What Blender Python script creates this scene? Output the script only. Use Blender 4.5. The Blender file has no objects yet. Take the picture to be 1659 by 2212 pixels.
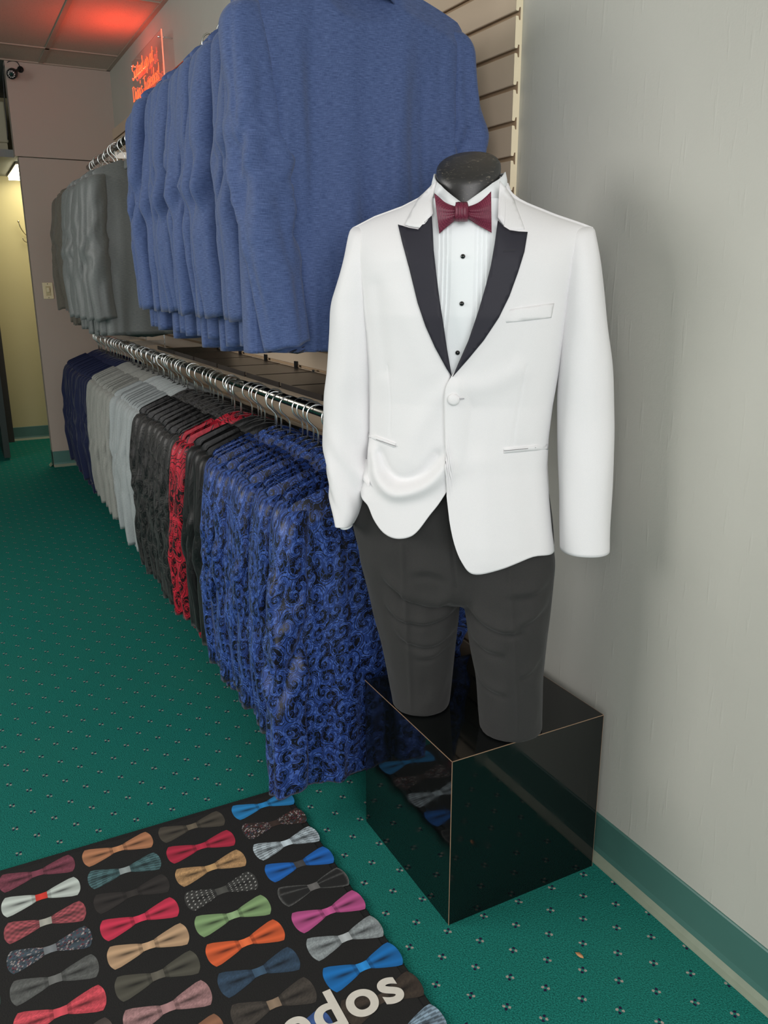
import bpy, bmesh, math, random
import numpy as np
from mathutils import Vector, Matrix, noise
from mathutils.geometry import delaunay_2d_cdt
PI = math.pi
SC = bpy.context.scene
COL = SC.collection
random.seed(7)

# ------------------------------------------------------------------ camera
FPX = 1775.0
PITCH, ROLL, YAW = math.radians(15.83), math.radians(-0.176), math.radians(27.5)
CAM = np.array([0.0, 0.0, 1.367])
def _basis():
    f = np.array([0, math.cos(PITCH), -math.sin(PITCH)]); r = np.array([1., 0, 0]); u = np.cross(r, f)
    c, s = math.cos(ROLL), math.sin(ROLL); r, u = c*r+s*u, -s*r+c*u
    c, s = math.cos(-YAW), math.sin(-YAW); M = np.array([[c, -s, 0], [s, c, 0], [0, 0, 1]])
    return M@r, M@u, M@f
RR, UU, FF = _basis()
cd = bpy.data.cameras.new('camera'); cam = bpy.data.objects.new('camera', cd); COL.objects.link(cam)
cd.sensor_fit = 'HORIZONTAL'; cd.sensor_width = 36.0; cd.lens = FPX/1659*36.0; cd.clip_start = 0.02
m = Matrix.Identity(4)
for i in range(3):
    m[i][0] = RR[i]; m[i][1] = UU[i]; m[i][2] = -FF[i]; m[i][3] = CAM[i]
cam.matrix_world = m
SC.camera = cam

# ------------------------------------------------------------------ world, daylight, exposure
w = bpy.data.worlds.new('world'); SC.world = w; w.use_nodes = True
w.node_tree.nodes['Background'].inputs[0].default_value = (0.95, 0.965, 1.0, 1)
w.node_tree.nodes['Background'].inputs[1].default_value = 0.75
def area(name, loc, target, sx, sy, power, col=(1, 1, 1)):
    l = bpy.data.lights.new(name, 'AREA'); l.shape = 'RECTANGLE'; l.size = sx; l.size_y = sy; l.energy = power; l.color = col
    o = bpy.data.objects.new(name, l); COL.objects.link(o); o.location = loc
    o.rotation_euler = (Vector(target)-Vector(loc)).to_track_quat('-Z', 'Y').to_euler(); return o
area('daylight_left_storefront', (-3.0, 2.9, 2.35), (1.0, 1.3, 0.9), 2.4, 2.0, 115, (1.0, 0.98, 0.95))
area('daylight_front_window', (-0.6, -1.6, 2.1), (0.9, 1.8, 0.9), 3.0, 2.0, 84, (1.0, 0.985, 0.98))
SC.view_settings.view_transform = 'Standard'; SC.view_settings.look = 'None'
SC.view_settings.exposure = 0.08; SC.view_settings.gamma = 1.0
SC.view_settings.use_curve_mapping = False

# ------------------------------------------------------------------ helpers
def lin(*c):
    o = []
    for v in c:
        v = v/255.0
        o.append(v/12.92 if v <= 0.04045 else ((v+0.055)/1.055)**2.4)
    return tuple(o)+(1.0,)
MATS = {}
class NT:
    def __init__(s, name):
        s.m = bpy.data.materials.new(name); s.m.use_nodes = True; s.t = s.m.node_tree
        s.b = s.t.nodes['Principled BSDF']
    def n(s, typ, **kw):
        nd = s.t.nodes.new(typ)
        for k, v in kw.items():
            if k.startswith('i_'): nd.inputs[k[2:].replace('_', ' ')].default_value = v
            elif k.startswith('n_'): nd.inputs[int(k[2:])].default_value = v
            else: setattr(nd, k, v)
        return nd
    def l(s, a, b): s.t.links.new(a, b)
    def math(s, op, a, b=None, c=None, clamp=False):
        nd = s.t.nodes.new('ShaderNodeMath'); nd.operation = op; nd.use_clamp = clamp
        for i, v in enumerate((a, b, c)):
            if v is None: continue
            if isinstance(v, (int, float)): nd.inputs[i].default_value = v
            else: s.l(v, nd.inputs[i])
        return nd.outputs[0]
    def mix(s, f, a, b):
        nd = s.t.nodes.new('ShaderNodeMix'); nd.data_type = 'RGBA'
        for k, v in ((0, f), (6, a), (7, b)):
            if isinstance(v, (int, float, tuple)): nd.inputs[k].default_value = v
            else: s.l(v, nd.inputs[k])
        return nd.outputs[2]
    def ramp(s, f, p0, p1):
        nd = s.t.nodes.new('ShaderNodeMapRange'); nd.inputs[1].default_value = p0; nd.inputs[2].default_value = p1
        s.l(f, nd.inputs[0]); return nd.outputs[0]
    def coord(s, kind='Object', scale=(1, 1, 1)):
        tc = s.n('ShaderNodeTexCoord'); mp = s.n('ShaderNodeMapping'); mp.inputs['Scale'].default_value = scale
        s.l(tc.outputs[kind], mp.inputs[0]); return mp.outputs[0]
    def bump(s, h, strength=0.3, dist=0.002):
        b = s.n('ShaderNodeBump'); b.inputs['Strength'].default_value = strength; b.inputs['Distance'].default_value = dist
        s.l(h, b.inputs['Height']); s.l(b.outputs[0], s.b.inputs['Normal'])
    def col(s, c):
        if isinstance(c, tuple): s.b.inputs['Base Color'].default_value = c
        else: s.l(c, s.b.inputs['Base Color'])
    def rough(s, v): s.b.inputs['Roughness'].default_value = v

def mat(name, color, rough=0.6, metal=0.0, nscale=0, namp=0.0, bump=0.0, coat=0.0, sheen=0.0, spec=0.5):
    t = NT(name); t.rough(rough); t.b.inputs['Metallic'].default_value = metal
    t.b.inputs['Specular IOR Level'].default_value = spec
    t.b.inputs['Coat Weight'].default_value = coat; t.b.inputs['Sheen Weight'].default_value = sheen
    if nscale:
        nz = t.n('ShaderNodeTexNoise', i_Scale=nscale, i_Detail=4.0); t.l(t.coord(), nz.inputs['Vector'])
        dk = tuple(max(0, c*(1-namp)) for c in color[:3])+(1,); lt = tuple(min(1, c*(1+namp)) for c in color[:3])+(1,)
        t.col(t.mix(nz.outputs[0], dk, lt))
        if bump: t.bump(nz.outputs[0], bump, 0.003)
    else: t.col(color)
    MATS[name] = t.m; return t.m

def wool(name, c0, c1, warm=None, rough=0.72, spec=0.3):
    """melange weave: slubs running across the cloth, fine warp threads up and down"""
    t = NT(name); t.rough(rough); t.b.inputs['Specular IOR Level'].default_value = spec
    t.b.inputs['Sheen Weight'].default_value = 0.15
    a = t.n('ShaderNodeTexNoise', i_Scale=1.0, i_Detail=3.0); t.l(t.coord('UV', (60, 900, 1)), a.inputs['Vector'])
    b = t.n('ShaderNodeTexNoise', i_Scale=1.0, i_Detail=2.0); t.l(t.coord('UV', (1400, 120, 1)), b.inputs['Vector'])
    f = t.math('ADD', t.math('MULTIPLY', a.outputs[0], 0.65), t.math('MULTIPLY', b.outputs[0], 0.35))
    t.col(t.mix(t.ramp(f, 0.36, 0.64), c0, c1)); t.bump(f, 0.15, 0.0006)
    MATS[name] = t.m; return t.m

def paisley(name, ground, figure, line, scale=15.0, r0=0.38, r1=0.46):
    """brocade: curling teardrops drawn round Voronoi centres in cloth coordinates"""
    t = NT(name)
    uv = t.coord('UV', (1, 1, 1))
    wn = t.n('ShaderNodeTexNoise', i_Scale=9.0, i_Detail=1.0); t.l(uv, wn.inputs['Vector'])
    wv = t.n('ShaderNodeVectorMath', operation='MULTIPLY_ADD'); t.l(wn.outputs['Color'], wv.inputs[0])
    wv.inputs[1].default_value = (0.03, 0.03, 0); t.l(uv, wv.inputs[2])
    flat = t.n('ShaderNodeVectorMath', operation='MULTIPLY'); t.l(wv.outputs[0], flat.inputs[0]); flat.inputs[1].default_value = (1.0, 0.8, 0)
    def swirl(sc, turns, rnd):
        v = t.n('ShaderNodeTexVoronoi', voronoi_dimensions='2D', i_Scale=sc, i_Randomness=rnd); t.l(flat.outputs[0], v.inputs['Vector'])
        d = t.n('ShaderNodeVectorMath', operation='SUBTRACT'); t.l(flat.outputs[0], d.inputs[0]); t.l(v.outputs['Position'], d.inputs[1])
        sx = t.n('ShaderNodeSeparateXYZ'); t.l(d.outputs[0], sx.inputs[0])
        ang = t.math('ARCTAN2', sx.outputs[1], sx.outputs[0])
        col = t.n('ShaderNodeSeparateXYZ'); t.l(v.outputs['Color'], col.inputs[0])
        rr = t.math('LOGARITHM', t.math('ADD', v.outputs['Distance'], 0.06), 2.718)
        ph = t.math('ADD', t.math('ADD', ang, t.math('MULTIPLY', rr, turns)), t.math('MULTIPLY', col.outputs[0], 6.28))
        return t.math('SINE', ph), v.outputs['Distance']
    s1, d1 = swirl(scale, 3.4, 0.9)
    s2, d2 = swirl(scale*2.6, 2.6, 1.0)
    def contour(sig, at, wd): return t.ramp(t.math('ABSOLUTE', t.math('SUBTRACT', sig, at)), wd*0.6, wd)
    fill = t.ramp(s1, -0.52, -0.44)
    fine = t.ramp(s2, -0.55, -0.3)
    inner = t.math('MULTIPLY', contour(s1, -0.05, 0.12), contour(s1, 0.72, 0.09))
    vein = contour(s2, 0.1, 0.30)
    fig = t.math('MULTIPLY', t.math('MULTIPLY', fill, inner), t.math('MAXIMUM', vein, t.ramp(s1, 0.15, 0.2)))
    vine = t.math('SUBTRACT', 1.0, contour(s2, 0.45, 0.42))
    fig = t.math('MAXIMUM', fig, t.math('MULTIPLY', t.math('MULTIPLY', vine, t.math('SUBTRACT', 1.0, fill)), 0.75), clamp=True)
    eye = t.ramp(t.math('ABSOLUTE', t.math('SUBTRACT', d1, 0.13)), 0.012, 0.03)
    fig = t.math('MULTIPLY', fig, eye)
    t.col(t.mix(fig, ground, t.mix(fine, line, figure)))
    rg = t.n('ShaderNodeMapRange'); rg.inputs[3].default_value = r0; rg.inputs[4].default_value = r1
    t.l(fig, rg.inputs[0]); t.l(rg.outputs[0], t.b.inputs['Roughness'])
    t.b.inputs['Sheen Weight'].default_value = 0.1
    t.b.inputs['Specular IOR Level'].default_value = 0.38
    t.bump(fig, 0.2, 0.0006)
    MATS[name] = t.m; return t.m

def setp(o, label=None, cat=None, group=None, kind=None):
    if label: o['label'] = label
    if cat: o['category'] = cat
    if group: o['group'] = group
    if kind: o['kind'] = kind
    return o
def empty(name, loc, label, cat, group=None, rz=0.0):
    o = bpy.data.objects.new(name, None); COL.objects.link(o); o.location = loc; o.rotation_euler = (0, 0, rz)
    o.empty_display_size = 0.05
    return setp(o, label, cat, group)
def mk(name, verts, faces, material, parent=None, uvs=None, smooth=True, recalc=False):
    me = bpy.data.meshes.new(name); me.from_pydata([tuple(float(c) for c in v) for v in verts], [], faces)
    if uvs is not None:
        ul = me.uv_layers.new(name='UVMap')
        for lp in me.loops: ul.data[lp.index].uv = uvs[lp.vertex_index]
    if recalc:
        bm = bmesh.new(); bm.from_mesh(me); bmesh.ops.recalc_face_normals(bm, faces=bm.faces); bm.to_mesh(me); bm.free()
    if smooth:
        for p in me.polygons: p.use_smooth = True
    for mm in (material if isinstance(material, list) else [material]): me.materials.append(mm)
    o = bpy.data.objects.new(name, me); COL.objects.link(o)
    if parent: o.parent = parent
    return o
def grid(P, closed=False, capu=False):
    """P[rows][cols] -> verts, faces"""
    P = np.asarray(P); r, c = P.shape[:2]; V = P.reshape(-1, P.shape[2]); F = []
    for i in range(r-1):
        for j in range(c if closed else c-1):
            k = (j+1) % c
            F.append((i*c+j, i*c+k, (i+1)*c+k, (i+1)*c+j))
    if capu:
        F.append(tuple(reversed(range(c)))); F.append(tuple((r-1)*c+j for j in range(c)))
    return V, F
def solid(o, th, off=0.0, rim=True):
    md = o.modifiers.new('thickness', 'SOLIDIFY'); md.thickness = th; md.offset = off; md.use_rim = rim; return o
def bevel(o, wd, seg=2):
    md = o.modifiers.new('bevel', 'BEVEL'); md.width = wd; md.segments = seg; md.limit_method = 'ANGLE'; return o
def subd(o, n=1):
    md = o.modifiers.new('smooth', 'SUBSURF'); md.levels = n; md.render_levels = n; return o
class MB:
    def __init__(s): s.v = []; s.f = []; s.mi = []; s.uv = []
    def add(s, V, F, mi=0, uv=None):
        k = len(s.v); V = [tuple(map(float, v)) for v in V]; s.v += V; s.f += [tuple(i+k for i in f) for f in F]; s.mi += [mi]*len(F)
        s.uv += [tuple(u) for u in uv] if uv is not None else [(v[0]+v[1], v[2]) for v in V]
        return s
    def box(s, x0, x1, y0, y1, z0, z1, mi=0):
        V = [(x, y, z) for z in (z0, z1) for y in (y0, y1) for x in (x0, x1)]
        F = [(0, 2, 3, 1), (4, 5, 7, 6), (0, 1, 5, 4), (2, 6, 7, 3), (0, 4, 6, 2), (1, 3, 7, 5)]
        return s.add(V, F, mi)
    def tube(s, pts, r, n=8, mi=0, cap=True, closed=False):
        pts = [Vector(p) for p in pts]; R = []; m_ = len(pts); up = None
        for i, p in enumerate(pts):
            if closed: d = pts[(i+1) % m_]-pts[i-1]
            else: d = pts[min(i+1, m_-1)]-pts[max(i-1, 0)]
            d.normalize()
            if up is None: up = Vector((0, 0, 1)) if abs(d.z) < 0.9 else Vector((1, 0, 0))
            a = d.cross(up).normalized(); b = a.cross(d); up = b
            rr = r[i] if isinstance(r, (list, tuple)) else r
            R.append([tuple(p+a*(rr*math.cos(2*PI*j/n))+b*(rr*math.sin(2*PI*j/n))) for j in range(n)])
        if closed: R.append(R[0])
        V, F = grid(R, True, cap and not closed); return s.add(V, F, mi)
    def build(s, name, material, parent=None, smooth=False):
        o = mk(name, s.v, s.f, material, parent, s.uv, smooth)
        for p, i in zip(o.data.polygons, s.mi): p.material_index = i
        return o
def struct(o): o['kind'] = 'structure'; return o
def interp(x, xs, ys): return np.interp(x, xs, ys)
def smooth_poly(pts, n=8, closed=False):
    """Catmull-Rom through 2-D/3-D points"""
    P = [np.array(p, float) for p in pts]; out = []; L = len(P)
    rng = range(L if closed else L-1)
    for i in rng:
        p0, p1, p2, p3 = (P[(i-1) % L], P[i], P[(i+1) % L], P[(i+2) % L]) if closed else (P[max(i-1, 0)], P[i], P[i+1], P[min(i+2, L-1)])
        for k in range(n):
            t = k/n
            out.append(0.5*((2*p1)+(-p0+p2)*t+(2*p0-5*p1+4*p2-p3)*t*t+(-p0+3*p1-3*p2+p3)*t**3))
    if not closed: out.append(P[-1])
    return np.array(out)

# ------------------------------------------------------------------ materials
def wall_mat(name, c, sc=5.0, amp=0.05, bump=0.25):
    t = NT(name); t.rough(0.55)
    a = t.n('ShaderNodeTexNoise', i_Scale=sc, i_Detail=5.0); t.l(t.coord(), a.inputs['Vector'])
    b = t.n('ShaderNodeTexNoise', i_Scale=260.0, i_Detail=2.0); t.l(t.coord(), b.inputs['Vector'])
    d = t.n('ShaderNodeTexNoise', i_Scale=28.0, i_Detail=3.0); t.l(t.coord('Object', (1, 3.0, 0.35)), d.inputs['Vector'])
    dk = tuple(x*(1-amp) for x in c[:3])+(1,); lt = tuple(min(1, x*(1+amp)) for x in c[:3])+(1,)
    t.col(t.mix(a.outputs[0], dk, lt))
    spots = t.ramp(d.outputs[0], 0.62, 0.72)
    t.bump(t.math('ADD', t.math('MULTIPLY', b.outputs[0], 0.5), t.math('MULTIPLY', spots, 0.8)), bump, 0.0015)
    return t.m
m_wall = wall_mat('grey_wall_paint', lin(186, 185, 176))
m_wall_far = wall_mat('mauve_grey_wall_paint', lin(172, 158, 147), 3.0, 0.03, 0.12)
m_wall_cream = wall_mat('cream_wall_paint', lin(196, 184, 140), 3.0, 0.03, 0.1)
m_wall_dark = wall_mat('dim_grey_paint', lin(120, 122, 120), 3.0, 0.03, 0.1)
m_slat = mat('cream_slat_panel', lin(208, 188, 164), 0.45, nscale=3.0, namp=0.06)
m_slat_edge = mat('cream_slat_edge', lin(236, 222, 190), 0.6, nscale=30.0, namp=0.04)
m_groove = mat('slat_groove', lin(176, 150, 120), 0.7, nscale=20, namp=0.1)
m_base = mat('green_vinyl_baseboard', lin(70, 112, 104), 0.42, nscale=9.0, namp=0.08)
m_base_toe = mat('baseboard_toe', lin(132, 142, 124), 0.6, nscale=25.0, namp=0.15)
m_tile = NT('ceiling_tile'); t = m_tile; t.rough(0.9)
v = t.n('ShaderNodeTexVoronoi', i_Scale=110.0); t.l(t.coord(), v.inputs['Vector'])
t.col(t.mix(t.ramp(v.outputs['Distance'], 0.10, 0.2), lin(120, 108, 98), lin(190, 180, 168))); m_tile = t.m
m_tbar = mat('ceiling_grid_bar', lin(165, 152, 138), 0.5, nscale=12, namp=0.04)
m_chrome = mat('chrome', (0.82, 0.84, 0.84, 1), 0.12, 1.0)
m_rail = mat('dark_polished_steel', (0.20, 0.19, 0.17, 1), 0.2, 1.0)
m_hook = mat('hanger_hook_steel', (0.95, 0.98, 0.97, 1), 0.32, 1.0)
m_blackplastic = mat('black_plastic', lin(24, 26, 28), 0.38, nscale=40, namp=0.1)
m_white = NT('white_tuxedo_wool'); t = m_white; t.rough(0.72)
a = t.n('ShaderNodeTexNoise', i_Scale=900.0, i_Detail=2.0); t.l(t.coord(), a.inputs['Vector'])
t.col(t.mix(a.outputs[0], lin(226, 225, 226), lin(238, 237, 238))); t.bump(a.outputs[0], 0.12, 0.0005)
t.b.inputs['Sheen Weight'].default_value = 0.1; m_white = t.m
m_shirt = mat('white_shirt_cotton', lin(238, 242, 244), 0.7, nscale=300, namp=0.01, bump=0.05)
m_satin = mat('black_lapel_satin', lin(42, 41, 50), 0.62, nscale=400, namp=0.08, spec=0.3)
m_trouser = NT('black_trouser_wool'); t = m_trouser; t.rough(0.85)
a = t.n('ShaderNodeTexNoise', i_Scale=700.0, i_Detail=2.0); t.l(t.coord(), a.inputs['Vector'])
t.col(t.mix(a.outputs[0], lin(32, 32, 33), lin(50, 49, 47))); t.bump(a.outputs[0], 0.3, 0.0006)
t.b.inputs['Sheen Weight'].default_value = 0.08; m_trouser = t.m
m_neck = NT('scuffed_black_mannequin'); t = m_neck
a = t.n('ShaderNodeTexNoise', i_Scale=60.0, i_Detail=6.0, i_Distortion=2.0); t.l(t.coord('Object', (1, 1, 3)), a.inputs['Vector'])
f = t.ramp(a.outputs[0], 0.61, 0.74)
b_ = t.n('ShaderNodeTexNoise', i_Scale=14.0, i_Detail=5.0); t.l(t.coord(), b_.inputs['Vector'])
t.col(t.mix(f, t.mix(b_.outputs[0], lin(34, 35, 37), lin(56, 55, 54)), lin(120, 114, 104))); t.rough(0.38); m_neck = t.m
m_bow = NT('burgundy_bow_silk'); t = m_bow; t.rough(0.5)
uvc = t.coord('Object', (1, 1, 1))
v = t.n('ShaderNodeTexVoronoi', i_Scale=420.0, i_Randomness=0.15); t.l(uvc, v.inputs['Vector'])
t.col(t.mix(t.ramp(v.outputs['Distance'], 0.25, 0.45), lin(140, 52, 78), lin(98, 26, 50))); t.bump(v.outputs['Distance'], 0.3, 0.0006); m_bow = t.m
m_stud = mat('black_stud', lin(12, 12, 14), 0.12, coat=1.0)
m_box = NT('glossy_black_laminate'); t = m_box; t.rough(0.06)
a = t.n('ShaderNodeTexNoise', i_Scale=22.0, i_Detail=6.0); t.l(t.coord(), a.inputs['Vector'])
t.col((0.0035, 0.0045, 0.0045, 1)); t.b.inputs['IOR'].default_value = 1.55
r_ = t.n('ShaderNodeMapRange'); r_.inputs[1].default_value = 0.5; r_.inputs[2].default_value = 0.75; r_.inputs[3].default_value = 0.04; r_.inputs[4].default_value = 0.16
t.l(a.outputs[0], r_.inputs[0]); t.l(r_.outputs[0], t.b.inputs['Roughness']); m_box = t.m
m_boxedge = mat('worn_tan_laminate_edge', lin(150, 122, 98), 0.5, nscale=60, namp=0.25)
m_blue = wool('blue_sharkskin_wool', lin(46, 64, 106), lin(84, 103, 148))
m_navy = wool('navy_wool', lin(8, 16, 46), lin(16, 28, 68))
m_grey = wool('light_grey_wool', lin(126, 127, 122), lin(160, 160, 154))
m_grey2 = wool('silver_grey_wool', lin(142, 148, 150), lin(172, 177, 177))
m_mid = wool('mid_grey_sateen', lin(88, 92, 92), lin(116, 119, 117), rough=0.5, spec=0.45)
m_taupe = wool('taupe_wool', lin(74, 70, 62), lin(98, 92, 82))
m_pblue = paisley('blue_paisley_brocade', lin(10, 14, 28), lin(40, 68, 136), lin(70, 102, 178), 27.0)
m_pblack = paisley('black_paisley_brocade', lin(15, 15, 16), lin(50, 48, 48), lin(62, 60, 58), 16.0)
m_pred = paisley('red_paisley_brocade', lin(24, 4, 8), lin(178, 22, 44), lin(196, 34, 56), 15.0)
m_blackw = paisley('jet_black_brocade', lin(10, 10, 11), lin(20, 20, 21), lin(24, 24, 25), 12.0)
m_lining = mat('dark_lining', lin(30, 32, 44), 0.5, nscale=20, namp=0.1)

# carpet: green loop pile with little four-petal flecks on a diamond lattice
t = NT('green_fleck_carpet'); t.rough(0.95); t.b.inputs['Specular IOR Level'].default_value = 0.1
oc = t.coord()
sp = t.n('ShaderNodeSeparateXYZ'); t.l(oc, sp.inputs[0])
def cellf(ax, period, off):
    return t.math('SUBTRACT', t.math('FRACT', t.math('ADD', t.math('DIVIDE', t.math('SUBTRACT', ax, off), period), 0.5)), 0.5)
jn = t.n('ShaderNodeTexNoise', i_Scale=400.0, i_Detail=1.0); t.l(oc, jn.inputs['Vector'])
jx = t.math('MULTIPLY', t.math('SUBTRACT', jn.outputs[0], 0.5), 0.004)
masks = []
whites = []
for ox, oy in ((1.228, 1.189), (1.228+0.0475, 1.189+0.0545)):
    x = t.math('ADD', t.math('MULTIPLY', cellf(sp.outputs[0], 0.095, ox), 0.095), jx)
    y = t.math('ADD', t.math('MULTIPLY', cellf(sp.outputs[1], 0.109, oy), 0.109), jx)
    for px, py, wh in ((-0.0042, -0.004, 0), (0.0042, 0.004, 0), (-0.0042, 0.004, 1), (0.0042, -0.004, 1)):
        dx = t.math('SUBTRACT', x, px); dy = t.math('SUBTRACT', y, py)
        d = t.math('SQRT', t.math('ADD', t.math('MULTIPLY', dx, dx), t.math('MULTIPLY', dy, dy)))
        mk_ = t.math('LESS_THAN', d, 0.0031)
        (whites if wh else masks).append(mk_)
def mx(l):
    o = l[0]
    for q in l[1:]: o = t.math('MAXIMUM', o, q)
    return o
pile = t.n('ShaderNodeTexNoise', i_Scale=330.0, i_Detail=3.0); t.l(oc, pile.inputs['Vector'])
big = t.n('ShaderNodeTexNoise', i_Scale=1.6, i_Detail=3.0); t.l(oc, big.inputs['Vector'])
g = t.mix(t.ramp(pile.outputs[0], 0.3, 0.7), lin(12, 84, 78), lin(40, 142, 130))
g = t.mix(t.math('MULTIPLY', t.ramp(big.outputs[0], 0.35, 0.7), 0.25), g, lin(46, 118, 100))
g = t.mix(mx(masks), g, lin(40, 30, 62)); g = t.mix(mx(whites), g, lin(170, 160, 152))
t.col(g); t.bump(pile.outputs[0], 0.9, 0.004); m_carpet = t.m

# ------------------------------------------------------------------ the room
XW = 1.256            # wall beside the racks
YF = 6.58             # partition at the far end
ZC = 2.78
struct(MB().box(-4.5, 3.0, -2.5, 12.0, -0.1, 0.0).build('floor', m_carpet))
struct(MB().box(XW, XW+0.12, -0.9, YF+3, 0, ZC+0.1).build('wall_right', m_wall))
# far partition: lower panel and the upper panel standing a touch proud of it
struct(MB().box(0.597, XW, YF, YF+0.10, 0, 2.182).build('wall_far', m_wall_far))
struct(MB().box(0.575, XW, YF-0.012, YF+0.10, 2.187, ZC).build('wall_far_bulkhead', m_wall_far))
struct(MB().box(0.41, 1.5, 7.87, 7.97, 0, ZC).build('wall_back', m_wall_cream))
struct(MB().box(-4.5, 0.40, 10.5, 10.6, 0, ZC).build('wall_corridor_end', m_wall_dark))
struct(MB().box(-4.5, -4.4, -2.5, 10.5, 0, ZC).build('wall_left', m_wall))
# corridor lowered ceiling with its drop edge
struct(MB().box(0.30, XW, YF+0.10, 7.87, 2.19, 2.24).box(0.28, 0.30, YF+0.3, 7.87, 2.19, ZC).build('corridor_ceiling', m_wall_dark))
def basebd(name, x0, x1, y0, y1, normal):
    th = 0.006
    # cove profile extruded along the wall: (distance from wall, height)
    prof = [(0.0, 0.117), (0.003, 0.117), (0.005, 0.114), (0.006, 0.03), (0.009, 0.017), (0.018, 0.008), (0.026, 0.003), (0.027, 0.0)]
    nx, ny = normal
    A = [(x0+nx*d, y0+ny*d, z) for d, z in prof]; B = [(x1+nx*d, y1+ny*d, z) for d, z in prof]
    V, F = grid([A, B]); o = mk(name, V, F, [m_base, m_base_toe]); 
    for p in o.data.polygons:
        p.use_smooth = False
        if p.center.z < 0.022: p.material_index = 1
    return struct(o)
basebd('baseboard_right', XW, XW, -0.9, YF, (-1, 0))
basebd('baseboard_far', 0.597, XW, YF, YF, (0, -1))
basebd('baseboard_far_end', 0.597, 0.597, YF, YF+0.1, (-1, 0))
basebd('baseboard_back', 0.41, 1.5, 7.87, 7.87, (0, -1))
# door frame of the corridor opening with a leaf standing open
d = MB(); d.box(0.345, 0.41, 7.80, 7.93, 0, 2.1); struct(d.build('trim_1', mat('brown_door_frame', lin(52, 48, 42), 0.5, nscale=8, namp=0.1)))
dr = struct(MB().box(0.28, 0.325, 7.0, 7.78, 0.02, 2.05).build('door_1', mat('dark_green_door', lin(30, 44, 40), 0.5, nscale=6, namp=0.1)))
h = MB(); h.tube([(0.325, 7.70, 0.98), (0.338, 7.70, 0.98), (0.345, 7.66, 0.98), (0.345, 7.58, 0.97)], 0.008); h.box(0.325, 0.329, 7.66, 7.74, 0.86, 1.08)
h.build('door_handle', m_chrome, dr, True)
# suspended ceiling: tiles and grid
cm = MB(); gb = MB()
XL = [-4.5, -2.86, -2.25, -1.64, -1.03, -0.42, 0.19, 0.80, XW+0.03]; YL = [-2.5, 0.05, 1.27, 2.49, 3.71, 4.93, 6.15, YF, ]
for i in range(len(XL)-1):
    for j in range(len(YL)-1): cm.box(XL[i]+0.012, XL[i+1]-0.012, YL[j]+0.012, YL[j+1]-0.012, ZC+0.004, ZC+0.02)
for j in range(0, 4): pass
struct(cm.build('ceiling', m_tile))
for x in XL[1:-1]: gb.box(x-0.013, x+0.013, -2.5, YF, ZC-0.002, ZC+0.03)
for y in YL[1:-1]: gb.box(-4.5, XW, y-0.013, y+0.013, ZC-0.002, ZC+0.03)
gb.box(XW-0.025, XW, -0.9, YF, ZC-0.004, ZC+0.03); gb.box(-4.5, XW, YF-0.03, YF-0.012, ZC-0.004, ZC+0.03)
struct(gb.build('ceiling_grid', m_tbar))
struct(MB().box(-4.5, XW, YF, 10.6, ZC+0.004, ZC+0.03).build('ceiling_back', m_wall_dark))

# slat panel on the wall: slats with T shaped grooves, cream sawn end facing the camera
XS = XW-0.019; Y0, Y1 = 1.722, YF
def z_at_groove(k): return 1.367+0.4265-0.0762*k      # groove centre heights
def slat_profile(zt, zb):
    """one slat cross-section between two T grooves, (x, z), front at XS"""
    g = 0.0045
    return [(XW, zt+0.0), (XW-0.006, zt+0.0), (XW-0.006, zt-0.013), (XW-0.0095, zt-0.013), (XW-0.0115, zt-g-0.001), (XS+0.0015, zt-g-0.0005),
            (XS, zt-g-0.002), (XS, zb+g+0.002), (XS+0.0015, zb+g+0.0005), (XW-0.0115, zb+g+0.001), (XW-0.0095, zb+0.013), (XW-0.006, zb+0.013), (XW-0.006, zb), (XW, zb)]
sl = empty('slat_wall_panel', (XW, Y0, 0.25), 'cream slatwall panel with T-shaped grooves fixed to the grey wall behind the racks', 'slatwall')
sm_ = MB(); en = MB()
k = -8
while z_at_groove(k) > 0.3:
    pr = slat_profile(z_at_groove(k), z_at_groove(k+1))
    if k == -12: pass
    A = [(x-XW, 0, z-0.25) for x, z in pr]; B = [(x-XW, Y1-Y0, z-0.25) for x, z in pr]
    V, F = grid([A, B], True); sm_.add(V, F)
    k_ = len(pr)
    V = [(x-XW, 0.0, z-0.25) for x, z in pr]
    tri = [(0, 1, 12, 13), (1, 2, 11, 12), (2, 3, 10, 11), (3, 4, 9, 10), (4, 5, 8, 9), (5, 6, 7, 8)]
    V2 = [(x, -0.0006, z) for x, y, z in V]
    en.add(V2, tri)
    k += 1
slat_o = sm_.build('slat', m_slat, sl); eo = en.build('sawn_end', m_slat_edge, sl); eo['label'] = 'pale cream sawn end'
gr_ = MB().box(-0.0062, -0.0002, 0.0005, Y1-Y0, 0.05, 2.395-0.25); gr_.build('groove_backing', m_groove, sl)

# ------------------------------------------------------------------ rails with brackets
def rail(name, y0, y1, z, label, ys, x=0.0, xr=0.85, r=0.0155):
    o = empty(name, (xr, y0, z), label, 'clothes rail')
    MB().tube([(0, 0, 0), (0, (y1-y0)*0.5, 0), (0, y1-y0, 0)], r, 20).build('rail_tube', m_rail, o, True)
    for yb in ys:
        b = MB(); yy = yb-y0; dx = XS-xr
        b.box(0.0, dx-0.004, yy-0.005, yy+0.005, -0.045, -0.015); b.box(dx-0.006, dx, yy-0.012, yy+0.012, -0.09, 0.02)
        b.tube([(0, yy, -0.045), (0, yy, -0.012)], 0.006); b.build('bracket', m_chrome, o)
    return o
XR1, ZR1 = 0.90, 1.012          # lower rail
rail('clothes_rail', 1.70, 6.0, ZR1, 'long lower chrome clothes rail crowded with hanger hooks', (1.74, 2.95, 4.2, 5.4, 5.96), xr=XR1)
XR2, ZRB, ZRG = 0.85, 2.078, 1.990
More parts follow.
